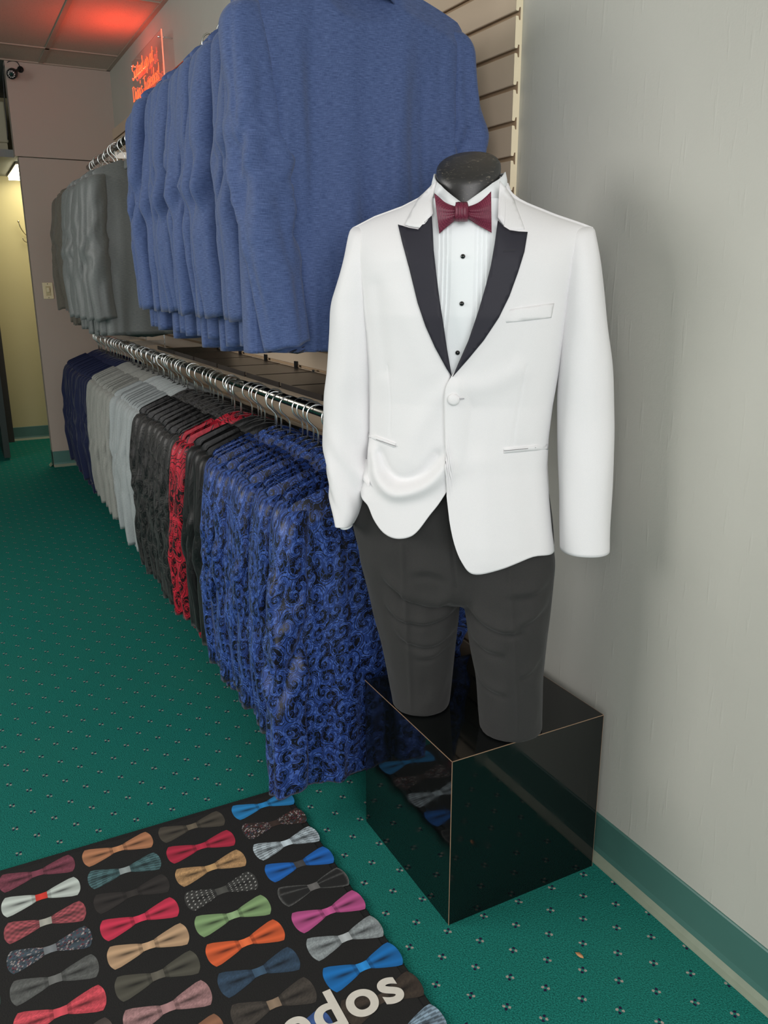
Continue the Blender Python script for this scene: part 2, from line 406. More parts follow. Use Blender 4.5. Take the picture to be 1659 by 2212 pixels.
rail('clothes_rail', 1.55, 3.25, ZRB, 'upper chrome clothes rail carrying the bright blue suit jackets', (1.6, 2.6, 3.2), xr=XR2)
rail('clothes_rail', 3.55, 5.3, ZRG, 'upper chrome clothes rail at the far end carrying the grey jackets', (3.6, 4.5, 5.26), xr=XR2)

# ------------------------------------------------------------------ hangers and jackets
def hook_pts(r=0.030):
    # hangs on the rail top (local z=0 = inside top of hook); open on the wall side
    P = []
    for a_ in np.linspace(-15, 235, 18):
        a = math.radians(a_); P.append((r*math.cos(a), 0, -r+r*math.sin(a)))
    P += [(-0.004, 0, -0.068), (0.0, 0, -0.078), (0.0, 0, -0.125)]
    return P
HG = {}
def hanger_meshes(halfw):
    key = round(halfw, 3)
    if key in HG: return HG[key]
    R = []
    for s in np.linspace(-1, 1, 25):
        x = s*halfw; z = -0.124-0.082*abs(s)**0.9; hz = 0.016-0.009*abs(s)**0.6; hy = 0.008+0.004*abs(s)**2
        yb = 0.004*abs(s)**1.5
        if abs(s) > 0.98: hz *= 0.5; hy *= 0.5
        R.append([(x, yb+hy*math.cos(q), z+hz*math.sin(q)) for q in np.linspace(0, 2*PI, 10, endpoint=False)])
    V, F = grid(R, True, True); b = MB(); b.add(V, F)
    b.tube([(-halfw*0.9, 0.01, -0.195), (0, 0, -0.215), (halfw*0.9, 0.01, -0.195)], 0.005)
    ob = b.build('shoulder_bar', m_blackplastic, None, True); me = ob.data; bpy.data.objects.remove(ob)
    h = MB(); h.tube(hook_pts(), 0.0025, 8)
    oh = h.build('hook', m_hook, None, True); mh = oh.data; bpy.data.objects.remove(oh)
    HG[key] = (me, mh); return HG[key]
def link(name, data, parent=None, rot=None):
    o = bpy.data.objects.new(name, data); COL.objects.link(o); o.parent = parent
    if rot: o.rotation_euler = rot
    return o
def put_hanger(x, y, ztop, rz, halfw, label, group, hookrz):
    me, mh = hanger_meshes(halfw)
    r = empty('suit_hanger', (x, y, ztop), label, 'hanger', group, rz)
    link('shoulder_bar', me, r); hk = link('hook', mh, r, (0, 0, hookrz)); hk['label'] = 'bright steel hook'
    return r

def nz(x, y, z, sd): return noise.noise(Vector((x+sd*13.1, y+sd*7.7, z-sd*3.3)))
def sleeve_mesh(side, W, thick, L, zs, sd, n=24, m_=40, big=1.0, fwd=0.0, out=0.0):
    R = []; UV = []
    for i in range(m_+1):
        t = i/m_
        # centre line: out over the shoulder head then down with an easy elbow
        k0 = min(1, t/0.09); cap = math.sqrt(max(0.0, 1-(1-k0)**2))
        cx = side*(W/2-0.062+0.026*cap+0.016*math.sin(t*PI)-0.010*t+out*t)
        cy = fwd*t+0.012*math.sin(t*PI)*(-1 if fwd == 0 else 0)+0.012*t*t+0.006*nz(1, 2, t*2.5, sd+2)
        cz = zs+0.006-0.010*(1-cap)-L*t
        rx = (0.016+0.022*cap+0.014*math.sin(min(1, t*1.6)*PI/2)-0.004*t)*(1+(big-1)*min(1, t*3)); ry = thick*(0.22+0.36*cap-0.06*t)
        row = []
        for j in range(n):
            q = 2*PI*j/n; c, s = math.cos(q), math.sin(q)
            e = 0.85
            x = cx+rx*math.copysign(abs(c)**e, c); y = cy+ry*math.copysign(abs(s)**e, s)
            am = min(1, t*5)*big*(0.6+thick*6)
            f = 0.004*nz(c*1.8, s*1.8, t*3.5, sd)+0.006*nz(c*1.0, s*1.0+t*2.0, t*2.2, sd+5)
            el = math.exp(-((t-0.50)/0.20)**2)
            f += 0.009*el*nz(c*0.8+t*5, s*0.8, t*9+1.2*c, sd+9)-0.004*el*abs(nz(c*1.2, s*1.2+t*8, t*13, sd+4))
            f *= am*(1.6 if n < 30 else 2.3)
            row.append((x+f*c*1.3, y+f*s, cz-0.010*side*c*(t > 0.9)*(t-0.9)/0.1+0.004*nz(c*2, s*2, 1, sd)*(t > 0.95)))
        R.append(row)
        UV += [(0.6*j/n*2*PI*0.045*2+side*0.37, cz) for j in range(n)]
    V, F = grid(R, True)
    c = (np.array(R[-1]).mean(0)); base = len(V)
    V = np.vstack([V, [c+np.array([0, 0, 0.03])]])
    F += [((m_)*n+j, m_*n+(j+1) % n, base) for j in range(n)]
    UV.append((0, 0))
    return V, F, UV
def body_mesh(W, thick, zs, zh, sd, n=64, m_=44, folds=1.0, neck=0.085, flare=0.0, seam=False):
    """closed drape: zs shoulder end height, zn neck height, zh hem height (all local)"""
    R = []; UV = []
    zn = zs+0.086
    for i in range(m_+1):
        t = i/m_
        a = (W/2-0.020)*(1.0-0.10*math.sin(min(1, t/0.55)*PI)*0.6-0.02*t+flare*t)
        b = thick*0.5*(0.45+0.55*min(1, t/0.08))*(1.0-0.06*t)
        row = []
        for j in range(n):
            q = 2*PI*j/n; c, s = math.cos(q), math.sin(q)
            sx = math.copysign(abs(c)**0.72, c); sy = math.copysign(abs(s)**0.62, s)
            x = a*sx
            ax = abs(x)/(W/2)
            zt = zn-(zn-zs)*ax**1.15-0.020*max(0, ax-0.86)/0.14
            if abs(x) < neck: zt -= 0.055*(1-(abs(x)/neck)**2)
            z = zt+(zh-zt)*t
            y = b*sy
            dn = folds*(0.010*nz(x*16, sy*0.6, t*1.6, sd)+0.005*nz(x*34, sy, t*2.5, sd+3))*min(1, t*4)*(0.4+0.9*t)
            y += dn*(1 if s > 0 else 1)*(0.55 if abs(c) > 0.93 else 1)
            if seam: y += 0.010*math.sin(x*46+1.3*t+0.6*math.sin(t*5))*min(1, t*2)*(0.5+0.5*t)*math.exp(-(max(0, 0.10-ax))*6)
            if seam and s < 0: y += 0.0028*math.exp(-(x/0.0022)**2)*(t > 0.03)
            z += (0.004*nz(x*9, 0, 0, sd)-0.012*ax*0)*t
            if t > 0.9 and s > 0: z -= 0.018*(t-0.9)/0.1*max(0, 1-ax*2)
            row.append((x, y, z))
        R.append(row)
        k = 0.0; prev = None
        for j in range(n):
            p = np.array(row[j])
            if prev is not None: k += np.linalg.norm((p-prev)[:2])
            prev = p; UV.append((k, row[j][2]))
    V, F = grid(R, True)
    base = len(V); c = np.array(R[-1]).mean(0)+np.array([0, 0, 0.05]); V = np.vstack([V, [c]]); UV.append((0, 0))
    F += [(m_*n+j, m_*n+(j+1) % n, base) for j in range(n)]
    return V, F, UV
def collar_mesh(zs, thick, w_=0.082, n=26):
    zn = zs+0.060; R = []; UV = []
    for k, (dz, o) in enumerate(((-0.030, 0.013), (-0.016, 0.010), (0.0, 0.005), (0.012, 0.001), (0.014, -0.004), (0.004, -0.008), (-0.015, -0.009))):
        row = []
        for j in range(n):
            q = math.radians(-200+220*j/(n-1)); c, s = math.cos(q), math.sin(q)
            fr = max(0, s)
            x = (w_+o*1.4)*c*(1-0.25*fr); y = (thick*0.5+0.002+o)*s*0.9
            z = zn+dz-0.03*(abs(c)**2)-0.05*fr+0.006
            row.append((x, y, z)); UV.append((j*0.012, z))
        R.append(row)
    V, F = grid(R); return V, F, UV
def make_jacket(name, label, cat, group, W, thick, zs, zh, sd, material, hi=False, folds=1.0, sleeveL=0.60, seam=False, fwd=(0, 0), big=1.0, flare=0.0, out=(0, 0), sth=None):
    r = empty(name, (0, 0, 0), label, cat, group)
    k = 2 if hi else 1
    V, F, UV = body_mesh(W, thick, zs, zh, sd, 64*k+(64 if hi else 0), 44*k, folds, seam=seam, flare=flare)
    mk('body', V, F, material, r, UV)
    for side, nm in ((-1, 0), (1, 1)):
        V, F, UV = sleeve_mesh(side, W, sth or thick, sleeveL, zs, sd+side, 24*k, 40*k, big, fwd[nm], out[nm])
        mk('sleeve', V, F, material, r, UV)
    V, F, UV = collar_mesh(zs, thick); c = mk('collar', V, F, material, r, UV); solid(c, 0.003, 0)
    return r
def copy_tree(o, parent=None):
    c = o.copy(); COL.objects.link(c); c.parent = parent
    for ch in o.children: copy_tree(ch, c)
    return c

ZS = -0.192      # shoulder end below the hook top
def row(name, cat, group, hgroup, hlabel, material, ys, X, ztop, W, thick, L, nvar, mid, near, far, seed, hw=None, near_kw=None, jx=0.012, jz=0.003, jr=0.075):
    """a run of jackets, nearest first; labels for the nearest, the farthest and those between"""
    rnd = random.Random(seed); protos = []
    for i, y in enumerate(ys):
        if i == 0 and near_kw is not None:
            kw = dict(near_kw); j = make_jacket(name, near, cat, group, kw.pop('W', W), kw.pop('thick', thick), ZS, ZS-L-kw.pop('dL', 0), seed+50, material, hi=True, **kw)
        else:
            if len(protos) < nvar:
                j = make_jacket(name, mid, cat, group, W*(1+rnd.uniform(-0.02, 0.02)), thick, ZS, ZS-L*(1+rnd.uniform(-0.02, 0.02)), seed+len(protos), material, sleeveL=0.625*L/0.70, folds=1.1, out=(rnd.uniform(0.0, 0.035), 0.0), fwd=(rnd.uniform(-0.02, 0.02), 0.0))
                protos.append(j)
            else:
                j = copy_tree(protos[(i*7+seed) % nvar])
        j['label'] = near if i == 0 else (far if i == len(ys)-1 else f'{mid}, {ORD[i]} from the near end of its run')
        x = X+rnd.uniform(-jx, jx); z = ztop+0.0015; rz = rnd.uniform(-jr, jr)
        j.location = (x, y, z+rnd.uniform(-jz, 0)); j.rotation_euler = (0, 0, rz)
        hl = hlabel[0] if i == 0 else (hlabel[2] if i == len(ys)-1 else f'{hlabel[1]}, {ORD[i]} from the near end')
        put_hanger(x, y, z, rz, hw or (W/2-0.035), hl, hgroup, rnd.uniform(-0.35, 0.35))

def lin_ys(y0, y1, n, sd, j=0.25):
    rnd = random.Random(sd); p = (y1-y0)/max(1, n-1)
    return [y0+p*i+(rnd.uniform(-j, j)*p if 0 < i < n-1 else 0) for i in range(n)]
def hl(desc):
    return (f'black hanger with steel hook holding the nearest {desc}', f'black steel-hooked hanger in the {desc}', f'black hanger with steel hook holding the farthest {desc}')
LOWG = 0.0295+0.0
ZT1 = ZR1+0.0155; 
ORD = 'nearest second third fourth fifth sixth seventh eighth ninth tenth eleventh twelfth thirteenth fourteenth fifteenth sixteenth seventeenth eighteenth nineteenth twentieth'.split()
row('paisley_jacket', 'suit jacket', 'blue paisley jackets on the lower rail', 'hangers under the blue paisley jackets', hl('blue paisley jacket'), m_pblue,
    lin_ys(1.80, 2.50, 14, 1), XR1, ZT1, 0.47, 0.058, 0.765, 4,
    'blue paisley jacket on the lower rail',
    'shiny blue and black paisley jacket right behind the black cube, nearest on the lower rail',
    'shiny blue and black paisley jacket pressed against the plain black jackets', 11,
    near_kw=dict(W=0.49, thick=0.075, folds=2.4, sleeveL=0.745, fwd=(-0.04, 0), big=1.15, flare=0.06, out=(0.06, 0.0)))
row('black_jacket', 'suit jacket', 'jet black jackets on the lower rail', 'hangers under the jet black jackets', hl('jet black jacket'), m_blackw,
    lin_ys(2.56, 2.71, 4, 2), XR1, ZT1, 0.46, 0.05, 0.74, 3,
    'jet black jacket on the lower rail',
    'jet black jacket on the lower rail touching the blue paisley jackets',
    'jet black jacket on the lower rail touching the red paisley jackets', 21)
row('red_paisley_jacket', 'suit jacket', 'red paisley jackets on the lower rail', 'hangers under the red paisley jackets', hl('red paisley jacket'), m_pred,
    lin_ys(2.765, 2.845, 3, 3), XR1-0.012, ZT1, 0.46, 0.046, 0.735, 3,
    'red paisley jacket on the lower rail',
    'red and black paisley jacket, nearest of the red ones on the lower rail',
    'red and black paisley jacket, farthest of the red ones on the lower rail', 31)
row('black_paisley_jacket', 'suit jacket', 'black paisley jackets on the lower rail', 'hangers under the black paisley jackets', hl('black paisley jacket'), m_pblack,
    lin_ys(2.915, 3.53, 12, 4), XR1, ZT1, 0.465, 0.056, 0.755, 4,
    'charcoal paisley brocade jacket',
    'charcoal black paisley brocade jacket next to the red ones',
    'charcoal black paisley brocade jacket next to the silver grey ones', 41)
row('silver_jacket', 'suit jacket', 'silver grey jackets on the lower rail', 'hangers under the silver grey jackets', hl('silver grey jacket'), m_grey2,
    lin_ys(3.60, 4.12, 10, 5), XR1, ZT1, 0.465, 0.056, 0.74, 4,
    'silver grey suit jacket',
    'silver grey suit jacket, broad back showing beside the black paisley jackets',
    'silver grey suit jacket next to the warmer grey ones', 51)
row('grey_jacket', 'suit jacket', 'warm grey jackets on the lower rail', 'hangers under the warm grey jackets', hl('warm grey jacket'), m_grey,
    lin_ys(4.22, 4.92, 13, 6), XR1, ZT1, 0.465, 0.056, 0.72, 4,
    'warm light grey suit jacket',
    'warm light grey suit jacket next to the silver grey ones',
    'warm light grey suit jacket next to the navy ones', 61)
row('navy_jacket', 'suit jacket', 'navy jackets on the lower rail', 'hangers under the navy jackets', hl('navy jacket'), m_navy,
    lin_ys(5.00, 5.92, 18, 7), XR1, ZT1, 0.47, 0.056, 0.72, 4,
    'dark navy suit jacket',
    'dark navy suit jacket next to the warm grey ones',
    'dark navy suit jacket at the far end of the lower rail by the partition', 71)
ZT2 = ZRB+0.0155; ZT3 = ZRG+0.0155
row('blue_jacket', 'suit jacket', 'bright blue jackets on the upper rail', 'hangers under the bright blue jackets', hl('bright blue jacket'), m_blue,
    [1.765]+lin_ys(1.88, 3.0, 15, 8), XR2, ZT2, 0.49, 0.074, 0.70, 5,
    'bright blue suit jacket',
    'bright blue suit jacket with its whole back towards the viewer, behind the mannequin',
    'bright blue suit jacket, farthest of the blue ones, next to the grey jackets', 81,
    near_kw=dict(W=0.575, thick=0.12, folds=3.0, sleeveL=0.68, seam=True, fwd=(-0.065, 0.0), big=1.2, flare=0.03, dL=-0.01, out=(-0.045, 0.0), sth=0.085))
row('dark_grey_jacket', 'suit jacket', 'mid grey jackets on the upper rail', 'hangers under the mid grey jackets', hl('mid grey jacket'), m_mid,
    lin_ys(3.98, 4.62, 7, 9), XR2, ZT3, 0.475, 0.080, 0.70, 4,
    'mid grey suit jacket, upper rail',
    'mid grey suit jacket with its back showing beside the blue ones, upper rail',
    'mid grey suit jacket next to the taupe ones on the upper rail', 91)
row('taupe_jacket', 'suit jacket', 'taupe jackets on the upper rail', 'hangers under the taupe jackets', hl('taupe jacket'), m_taupe,
    lin_ys(4.72, 5.12, 5, 10), XR2, ZT3, 0.47, 0.070, 0.68, 3,
    'taupe brown suit jacket',
    'taupe brown suit jacket touching the mid grey ones on the upper rail',
    'taupe brown suit jacket at the very far end of the upper rail', 95)

# chrome prong hooks on a short bar, below the upper jackets
pr = empty('prong_display_bar', (1.12, 3.4, 1.16), 'slim chrome bar with five prongs on the slat panel above the lower rail', 'display hook')
MB().tube([(0, 0, 0), (0, 1.15, 0)], 0.004).tube([(0, 0.6, 0), (XS-1.12, 0.6, 0)], 0.004).build('bar', m_chrome, pr, True)
for yy in (0.0, 0.14, 0.42, 0.80, 1.15):
    MB().tube([(0, yy, 0.004), (-0.006, yy, 0.0), (-0.008, yy, -0.05), (-0.02, yy, -0.056)], 0.004).build('prong', m_chrome, pr, True)
# smoked acrylic shelves between the lower rail and the slat panel
m_smoke = mat('smoked_acrylic', lin(58, 52, 48), 0.3, nscale=6, namp=0.3)
for i in range(7):
    y = 2.05+0.36*i
    s_ = empty('acrylic_shelf', (1.10, y, 1.02), f'shallow smoked acrylic shelf behind the lower rail, {ORD[i]} from the near end', 'shelf', 'smoked shelves behind the lower rail')
    MB().box(-0.14, 0.134, -0.17, 0.17, 0, 0.005).box(-0.14, -0.136, -0.17, 0.17, 0.005, 0.018).build('shelf_board', m_smoke, s_)
    MB().box(0.0, 0.134, -0.006, 0.006, -0.05, -0.001).box(0.128, 0.136, -0.012, 0.012, -0.06, 0.03).build('bracket', m_blackplastic, s_)

# ------------------------------------------------------------------ black display cube
bx = empty('display_cube', (1.015, 1.461, 0.0), 'glossy black laminate display cube with thin tan edges under the mannequin', 'display cube')
h_ = 0.2035; hh = 0.408
MB().box(-h_, h_, -h_, h_, 0.0, hh).build('cube_body', m_box, bx)
e_ = MB(); q = 0.0006
e_.box(-h_-q, -h_+q, -h_-q, -h_+q, 0, hh+q).box(h_-q*0.5, h_+q*0.5, -h_-q*0.5, -h_+q*0.5, 0, hh)
e_.box(-h_, h_, -h_-q, -h_+q, hh-q, hh+q).box(-h_-q, -h_+q, -h_, h_, hh-q, hh+q).box(h_-q*0.5, h_+q*0.5, -h_, h_, hh-q*0.5, hh+q*0.5)
e_.build('edge_line', m_boxedge, bx)

# ------------------------------------------------------------------ dressed mannequin
ANG = math.radians(-39.5)
ER = np.array([math.cos(ANG), math.sin(ANG), 0]); EF = np.array([math.sin(ANG), -math.cos(ANG), 0]); MO = np.array([0.94, 1.41, 0.0])
def ploc(x, y, v=0.0):
    """photo point -> (u, z) on the upright plane v metres in front of the mannequin's axis"""
    d = RR*(x-829.5)/FPX-UU*(y-1106)/FPX+FF; t = ((MO+EF*v-CAM)@EF)/(d@EF); p = CAM+d*t
    return float((p-MO)@ER), float(p[2])
def W3(u, v, z): return MO+ER*u+EF*v+np.array([0, 0, z])
def curve_uz(pts, v): return np.array([ploc(x, y, v) for x, y in pts])
UC = -0.016
SH = curve_uz([(700, 540), (735, 512), (762, 497), (810, 472), (870, 450), (905, 432), (935, 405), (950, 380)], 0.0)
SHR = curve_uz([(1075, 380), (1090, 402), (1112, 430), (1140, 444), (1200, 468), (1260, 488), (1283, 497), (1310, 520), (1330, 545)], 0.0)
_su = np.concatenate([SH[:, 0], SHR[:, 0]]); _sz = np.concatenate([SH[:, 1], SHR[:, 1]])
def zsh(u): return np.interp(u, _su, _sz)
SILY = [(430, 760, 1285), (497, 764, 1280), (560, 775, 1250), (640, 786, 1232), (720, 795, 1220), (800, 801, 1206), (870, 803, 1193), (940, 803, 1184), (1000, 798, 1181), (1070, 777, 1186), (1130, 770, 1192), (1200, 768, 1201), (1300, 765, 1206)]
_z = [0.5*(ploc(a, y)[1]+ploc(b, y)[1]) for y, a, b in SILY][::-1]
_l = [ploc(a, y)[0] for y, a, b in SILY][::-1]; _r = [ploc(b, y)[0] for y, a, b in SILY][::-1]
def uL(z): return np.interp(z, _z, _l)
def uR(z): return np.interp(z, _z, _r)
def bdep(z): return np.interp(z, [0.7, 0.85, 1.0, 1.13, 1.30, 1.40, 1.47, 1.55], [0.128, 0.125, 0.112, 0.108, 0.125, 0.118, 0.10, 0.08])
def Dtor(u, z):
    c = UC; a = np.where(u < c, c-uL(z), uR(z)-c); U = np.clip(np.abs(u-c)/a, 0, 1)
    g = np.clip((zsh(u)-z)/0.11, 0, 1)
    return bdep(z)*(1-U**2.5)**(1/2.3)*np.sqrt(g*(2-g))
NC = -0.019
def Dneck(u, z):
    r = 0.066; return -0.012+0.066*np.sqrt(np.clip(1-((u-NC)/r)**2, 0, 1))+np.clip(1.56-z, 0, 0.2)*0.30-np.where(np.abs(u-NC) > r, 0.5, 0)
def D(u, z): return np.maximum(Dtor(u, z), Dneck(u, z))
def polyd(u, z, poly):
    """distance of (u,z) arrays to a polyline"""
    best = np.full(np.shape(u), 9.0); side = np.zeros(np.shape(u))
    for (x0, y0), (x1, y1) in zip(poly[:-1], poly[1:]):
        dx, dy = x1-x0, y1-y0; L2 = dx*dx+dy*dy+1e-12
        t = np.clip(((u-x0)*dx+(z-y0)*dy)/L2, 0, 1); d = np.hypot(u-x0-t*dx, z-y0-t*dy)
        sg = np.sign((u-x0)*dy-(z-y0)*dx)
        side = np.where(d < best, sg, side); best = np.minimum(best, d)
    return best, side
def ridge(u, z, pts, amp, wd, v=0.1, taper=True):
    P = smooth_poly(curve_uz(pts, v), 6); d, _ = polyd(u, z, P)
    return amp*np.exp(-(d/wd)**2)
def onsurf(x, y, off=0.0, fn=None):
    v = 0.1
    for _ in range(12):
        u, z = ploc(x, y, v); v = 0.5*v+0.5*(float((fn or D)(np.array([u]), np.array([z]))[0])+off)
    u, z = ploc(x, y, v); return u, v, z
def wrink(u, z):
    """soft folds of the white jacket front"""
    w_ = ridge(u, z, [(800, 985), (812, 1030), (850, 1060), (900, 1052), (940, 1030), (965, 1000)], 0.016, 0.016, 0.1)
    w_ += ridge(u, z, [(815, 985), (835, 1022), (870, 1038), (915, 1025), (950, 985)], -0.013, 0.013, 0.1)
    w_ += ridge(u, z, [(985, 835), (940, 870), (900, 930), (880, 990)], 0.004, 0.022, 0.1)
    w_ += ridge(u, z, [(1000, 835), (1060, 830), (1120, 800)], 0.004, 0.020, 0.1)
    w_ += ridge(u, z, [(860, 640), (900, 720), (930, 800)], 0.003, 0.025, 0.1)
    w_ += ridge(u, z, [(810, 620), (822, 720), (830, 800)], -0.004, 0.016, 0.1)
    w_ += ridge(u, z, [(1040, 1000), (1050, 1100), (1060, 1200)], 0.004, 0.03, 0.1)
    w_ += ridge(u, z, [(1130, 980), (1140, 1080), (1150, 1190)], -0.004, 0.02, 0.1)
    # darts
    w_ += ridge(u, z, [(836, 790), (842, 860), (841, 940)], -0.0016, 0.0022, 0.1)
    w_ += ridge(u, z, [(1137, 790), (1120, 870), (1107, 958)], -0.0016, 0.0022, 0.1)
    return w_
def DJ(u, z): return D(u, z)+0.004+wrink(u, z)

tux = empty('tuxedo_jacket', tuple(W3(0, 0, 0.80)), 'white peak-lapel dinner jacket with black lapels worn by the mannequin', 'tuxedo jacket')
TO = W3(0, 0, 0.80)
def tl(P, O=TO): return [np.asarray(p)-O for p in P]
def front_panel(name, sgn, edge_px, hem_px, off):
    E = smooth_poly([onsurf(x, y, 0.004)[0::2] for x, y in edge_px], 4)      # (u,z) descending
    E = E[np.argsort(E[:, 1])]
    Hm = smooth_poly([ploc(x, y, 0.11) if i < len(hem_px)-2 else ploc(x, y, 0.07 if sgn < 0 else 0.02) for i, (x, y) in enumerate(hem_px)], 6)
    Hm = Hm[np.argsort(Hm[:, 0])]
    ns, nt = 90, 190; Rr = []
    for i in range(nt+1):
        t = i/nt; s = np.linspace(0, 1, ns); S = np.sin(s*PI/2)
        z = np.full(ns, 1.4-0.5*t)
        for _ in range(25):
            ue = np.interp(z, E[:, 1], E[:, 0]); us = uL(z) if sgn < 0 else uR(z)
            u = ue+(us-ue)*S
            z = 0.5*z+0.5*((1-t)*(zsh(u)+0.004)+t*np.interp(u, Hm[:, 0], Hm[:, 1]))
        vv = DJ(u, z)+off*np.clip(1-s*3, 0, 1)
        vv = np.where(S > 0.9995, -0.012, vv)
        Rr.append([W3(a, b, c)-TO for a, b, c in zip(u, vv, z)])
    V, F = grid(Rr); o = mk(name, V, F, m_white, tux); solid(o, 0.0028, 0); return o
front_panel('front_panel', -1, [(928, 388), (920, 470), (926, 545), (938, 650), (955, 750), (972, 806), (968, 840), (966, 900), (968, 960), (970, 1010), (972, 1060)],
            [(975, 1046), (950, 1085), (930, 1110), (905, 1143), (885, 1157), (855, 1161), (828, 1151), (805, 1127), (789, 1100), (779, 1074), (770, 1040)], 0.0)
front_panel('front_panel', 1, [(1092, 388), (1090, 470), (1080, 560), (1056, 660), (1018, 745), (979, 808), (963, 842), (961, 900), (963, 960), (965, 1010), (966, 1060)],
            [(960, 1040), (967, 1066), (974, 1120), (984, 1165), (1000, 1205), (1025, 1232), (1080, 1226), (1150, 1210), (1198, 1192), (1203, 1190)], 0.007)
# back of the jacket
zb = 0.82; ns, nt = 50, 60; Rr = []
for i in range(nt+1):
    t = i/nt; s = np.linspace(-1, 1, ns); S = np.sin(s*PI/2); z = np.full(ns, 1.3)
    for _ in range(20):
        u = np.where(S < 0, UC+(UC-uL(z))*S, UC+(uR(z)-UC)*S); z = 0.5*z+0.5*((1-t)*(zsh(u)+0.004)+t*zb)
    vv = -Dtor(u, z)*0.85-0.004-0.010*np.abs(S)
    Rr.append([W3(a, b, c)-TO for a, b, c in zip(u, vv, z)])
V, F = grid(Rr); o = mk('back_panel', V, F, m_white, tux); solid(o, 0.003, 0)
# sleeves
def sleeve(name, rows, parent, O, material, n=40, fn=None, hem_tilt=0.0):
    R_ = []; k = smooth_poly(rows, 8)
    zs_ = []
    for y, xl, xr, vc, vr in k:
        ul, z1 = ploc(xl, y, vc); ur, z2 = ploc(xr, y, vc); z = 0.5*(z1+z2); c = 0.5*(ul+ur); a = 0.5*(ur-ul); rr = []
        for j in range(n):
            q = 2*PI*j/n; cc, ss = math.cos(q), math.sin(q)
            f = fn(c, z, q) if fn else 0
            rr.append(W3(c+(a+f)*math.copysign(abs(cc)**0.92, cc), vc+(vr+f)*math.copysign(abs(ss)**0.92, ss), z)-O)
        R_.append(rr)
    V, F = grid(R_, True); o = mk(name, V, F, material, parent); solid(o, 0.002, -1); return o
def fr(c, z, q):
    return 0.0022*nz(math.cos(q)*1.5, math.sin(q)*1.5, z*9, 3)+0.003*nz(math.cos(q), math.sin(q), z*4, 8)
sleeve('sleeve', [(489, 1252, 1268, -0.005, 0.006), (494, 1234, 1282, -0.004, 0.028), (512, 1224, 1288, -0.002, 0.046), (560, 1220, 1297, 0.0, 0.060), (620, 1217, 1304, 0.0, 0.067), (700, 1211, 1313, -0.002, 0.071),
       (800, 1205, 1325, -0.004, 0.070), (900, 1204, 1328, -0.002, 0.066), (1000, 1205, 1327, 0.006, 0.062), (1100, 1208, 1321, 0.016, 0.056), (1187, 1209, 1318, 0.024, 0.050)], tux, TO, m_white, 44, fr)
def fl(c, z, q):
    w_ = math.exp(-((z-0.98)/0.09)**2)
    return 0.003*nz(math.cos(q)*1.6, math.sin(q)*1.6, z*10, 5)+0.010*w_*nz(math.cos(q)*0.8+z*6, math.sin(q)*0.8, z*22+math.cos(q)*1.5, 4)+0.003*nz(math.cos(q), math.sin(q), z*5, 9)
sleeve('sleeve', [(489, 776, 794, -0.005, 0.006), (494, 762, 812, -0.004, 0.028), (512, 755, 822, -0.002, 0.046), (560, 745, 822, 0.0, 0.060), (620, 729, 822, 0.0, 0.067), (660, 720, 822, -0.002, 0.069), (720, 717, 820, -0.004, 0.071),
       (800, 711, 815, -0.006, 0.070), (870, 703, 812, -0.008, 0.066), (960, 704, 803, 0.0, 0.062), (1020, 707, 797, 0.016, 0.054), (1070, 714, 788, 0.03, 0.048), (1105, 721, 776, 0.04, 0.042), (1130, 727, 762, 0.045, 0.038)], tux, TO, m_white, 44, fl)
# small turned-back corner of cloth where the jacket is pushed behind the wrist
V = [onsurf(x, y, o_) for x, y, o_ in ((797, 988, 0.0), (790, 990, 0.016), (780, 997, 0.020), (768, 1010, 0.016), (763, 1020, 0.01), (775, 1034, 0.02), (790, 1040, 0.022), (799, 1060, 0.02), (800, 1030, 0.002))]
c0 = np.mean(np.array(V), 0); V = [tuple(c0+np.array([0, 0.008, 0]))]+V
o = mk('turned_corner', tl([W3(*p) for p in V]), [(0, i, i % 9+1) for i in range(1, 10)], m_white, tux); solid(o, 0.003); subd(o, 2)

def drape(name, px, off, th, material, parent, O, fn=DJ, step=0.007, extra=None, rnd=0, edge=4, offf=None):
    """outline from the photo laid on the chest as a real piece of cloth with thickness"""
    pts = smooth_poly(px, edge, True) if rnd else np.array([np.array(px[i])+(np.array(px[(i+1) % len(px)])-np.array(px[i]))*k/edge for i in range(len(px)) for k in range(edge)], float)
    B = [onsurf(x, y, off, fn) for x, y in pts]; uz = [(b[0], b[2]) for b in B]; n0 = len(uz)
    us = [p[0] for p in uz]; zs_ = [p[1] for p in uz]
    P = [Vector(p) for p in uz]
    def inside(a, b):
        c = False; j = n0-1
        for i in range(n0):
            if (uz[i][1] > b) != (uz[j][1] > b) and a < (uz[j][0]-uz[i][0])*(b-uz[i][1])/(uz[j][1]-uz[i][1])+uz[i][0]: c = not c
            j = i
        return c
    dens = np.array(uz+[uz[0]])
    g = []
    for a in np.arange(min(us), max(us), step):
        for b in np.arange(min(zs_), max(zs_), step):
            if inside(a, b): g.append((a, b))
    if g:
        ga = np.array(g); dd, _ = polyd(ga[:, 0], ga[:, 1], dens); g = [q_ for q_, d_ in zip(g, dd) if d_ > step*0.4]
    P += [Vector(q_) for q_ in g]
    r = delaunay_2d_cdt(P, [], [list(range(n0))], 1, 1e-7)
    vs = np.array([[p.x, p.y] for p in r[0]]); vv = fn(vs[:, 0], vs[:, 1])+off
    if offf is not None: vv = vv+offf(vs[:, 0], vs[:, 1])
    V = [W3(a, c, b)-O for (a, b), c in zip(vs, vv)]
    F = []
    for f in r[2]:
        a, b, c = [vs[i] for i in f[:3]]
        F.append(tuple(f) if (b[0]-a[0])*(c[1]-a[1])-(b[1]-a[1])*(c[0]-a[0]) > 0 else tuple(reversed(f)))
    o = mk(name, V, F, material, parent); solid(o, th, 1.0); return o
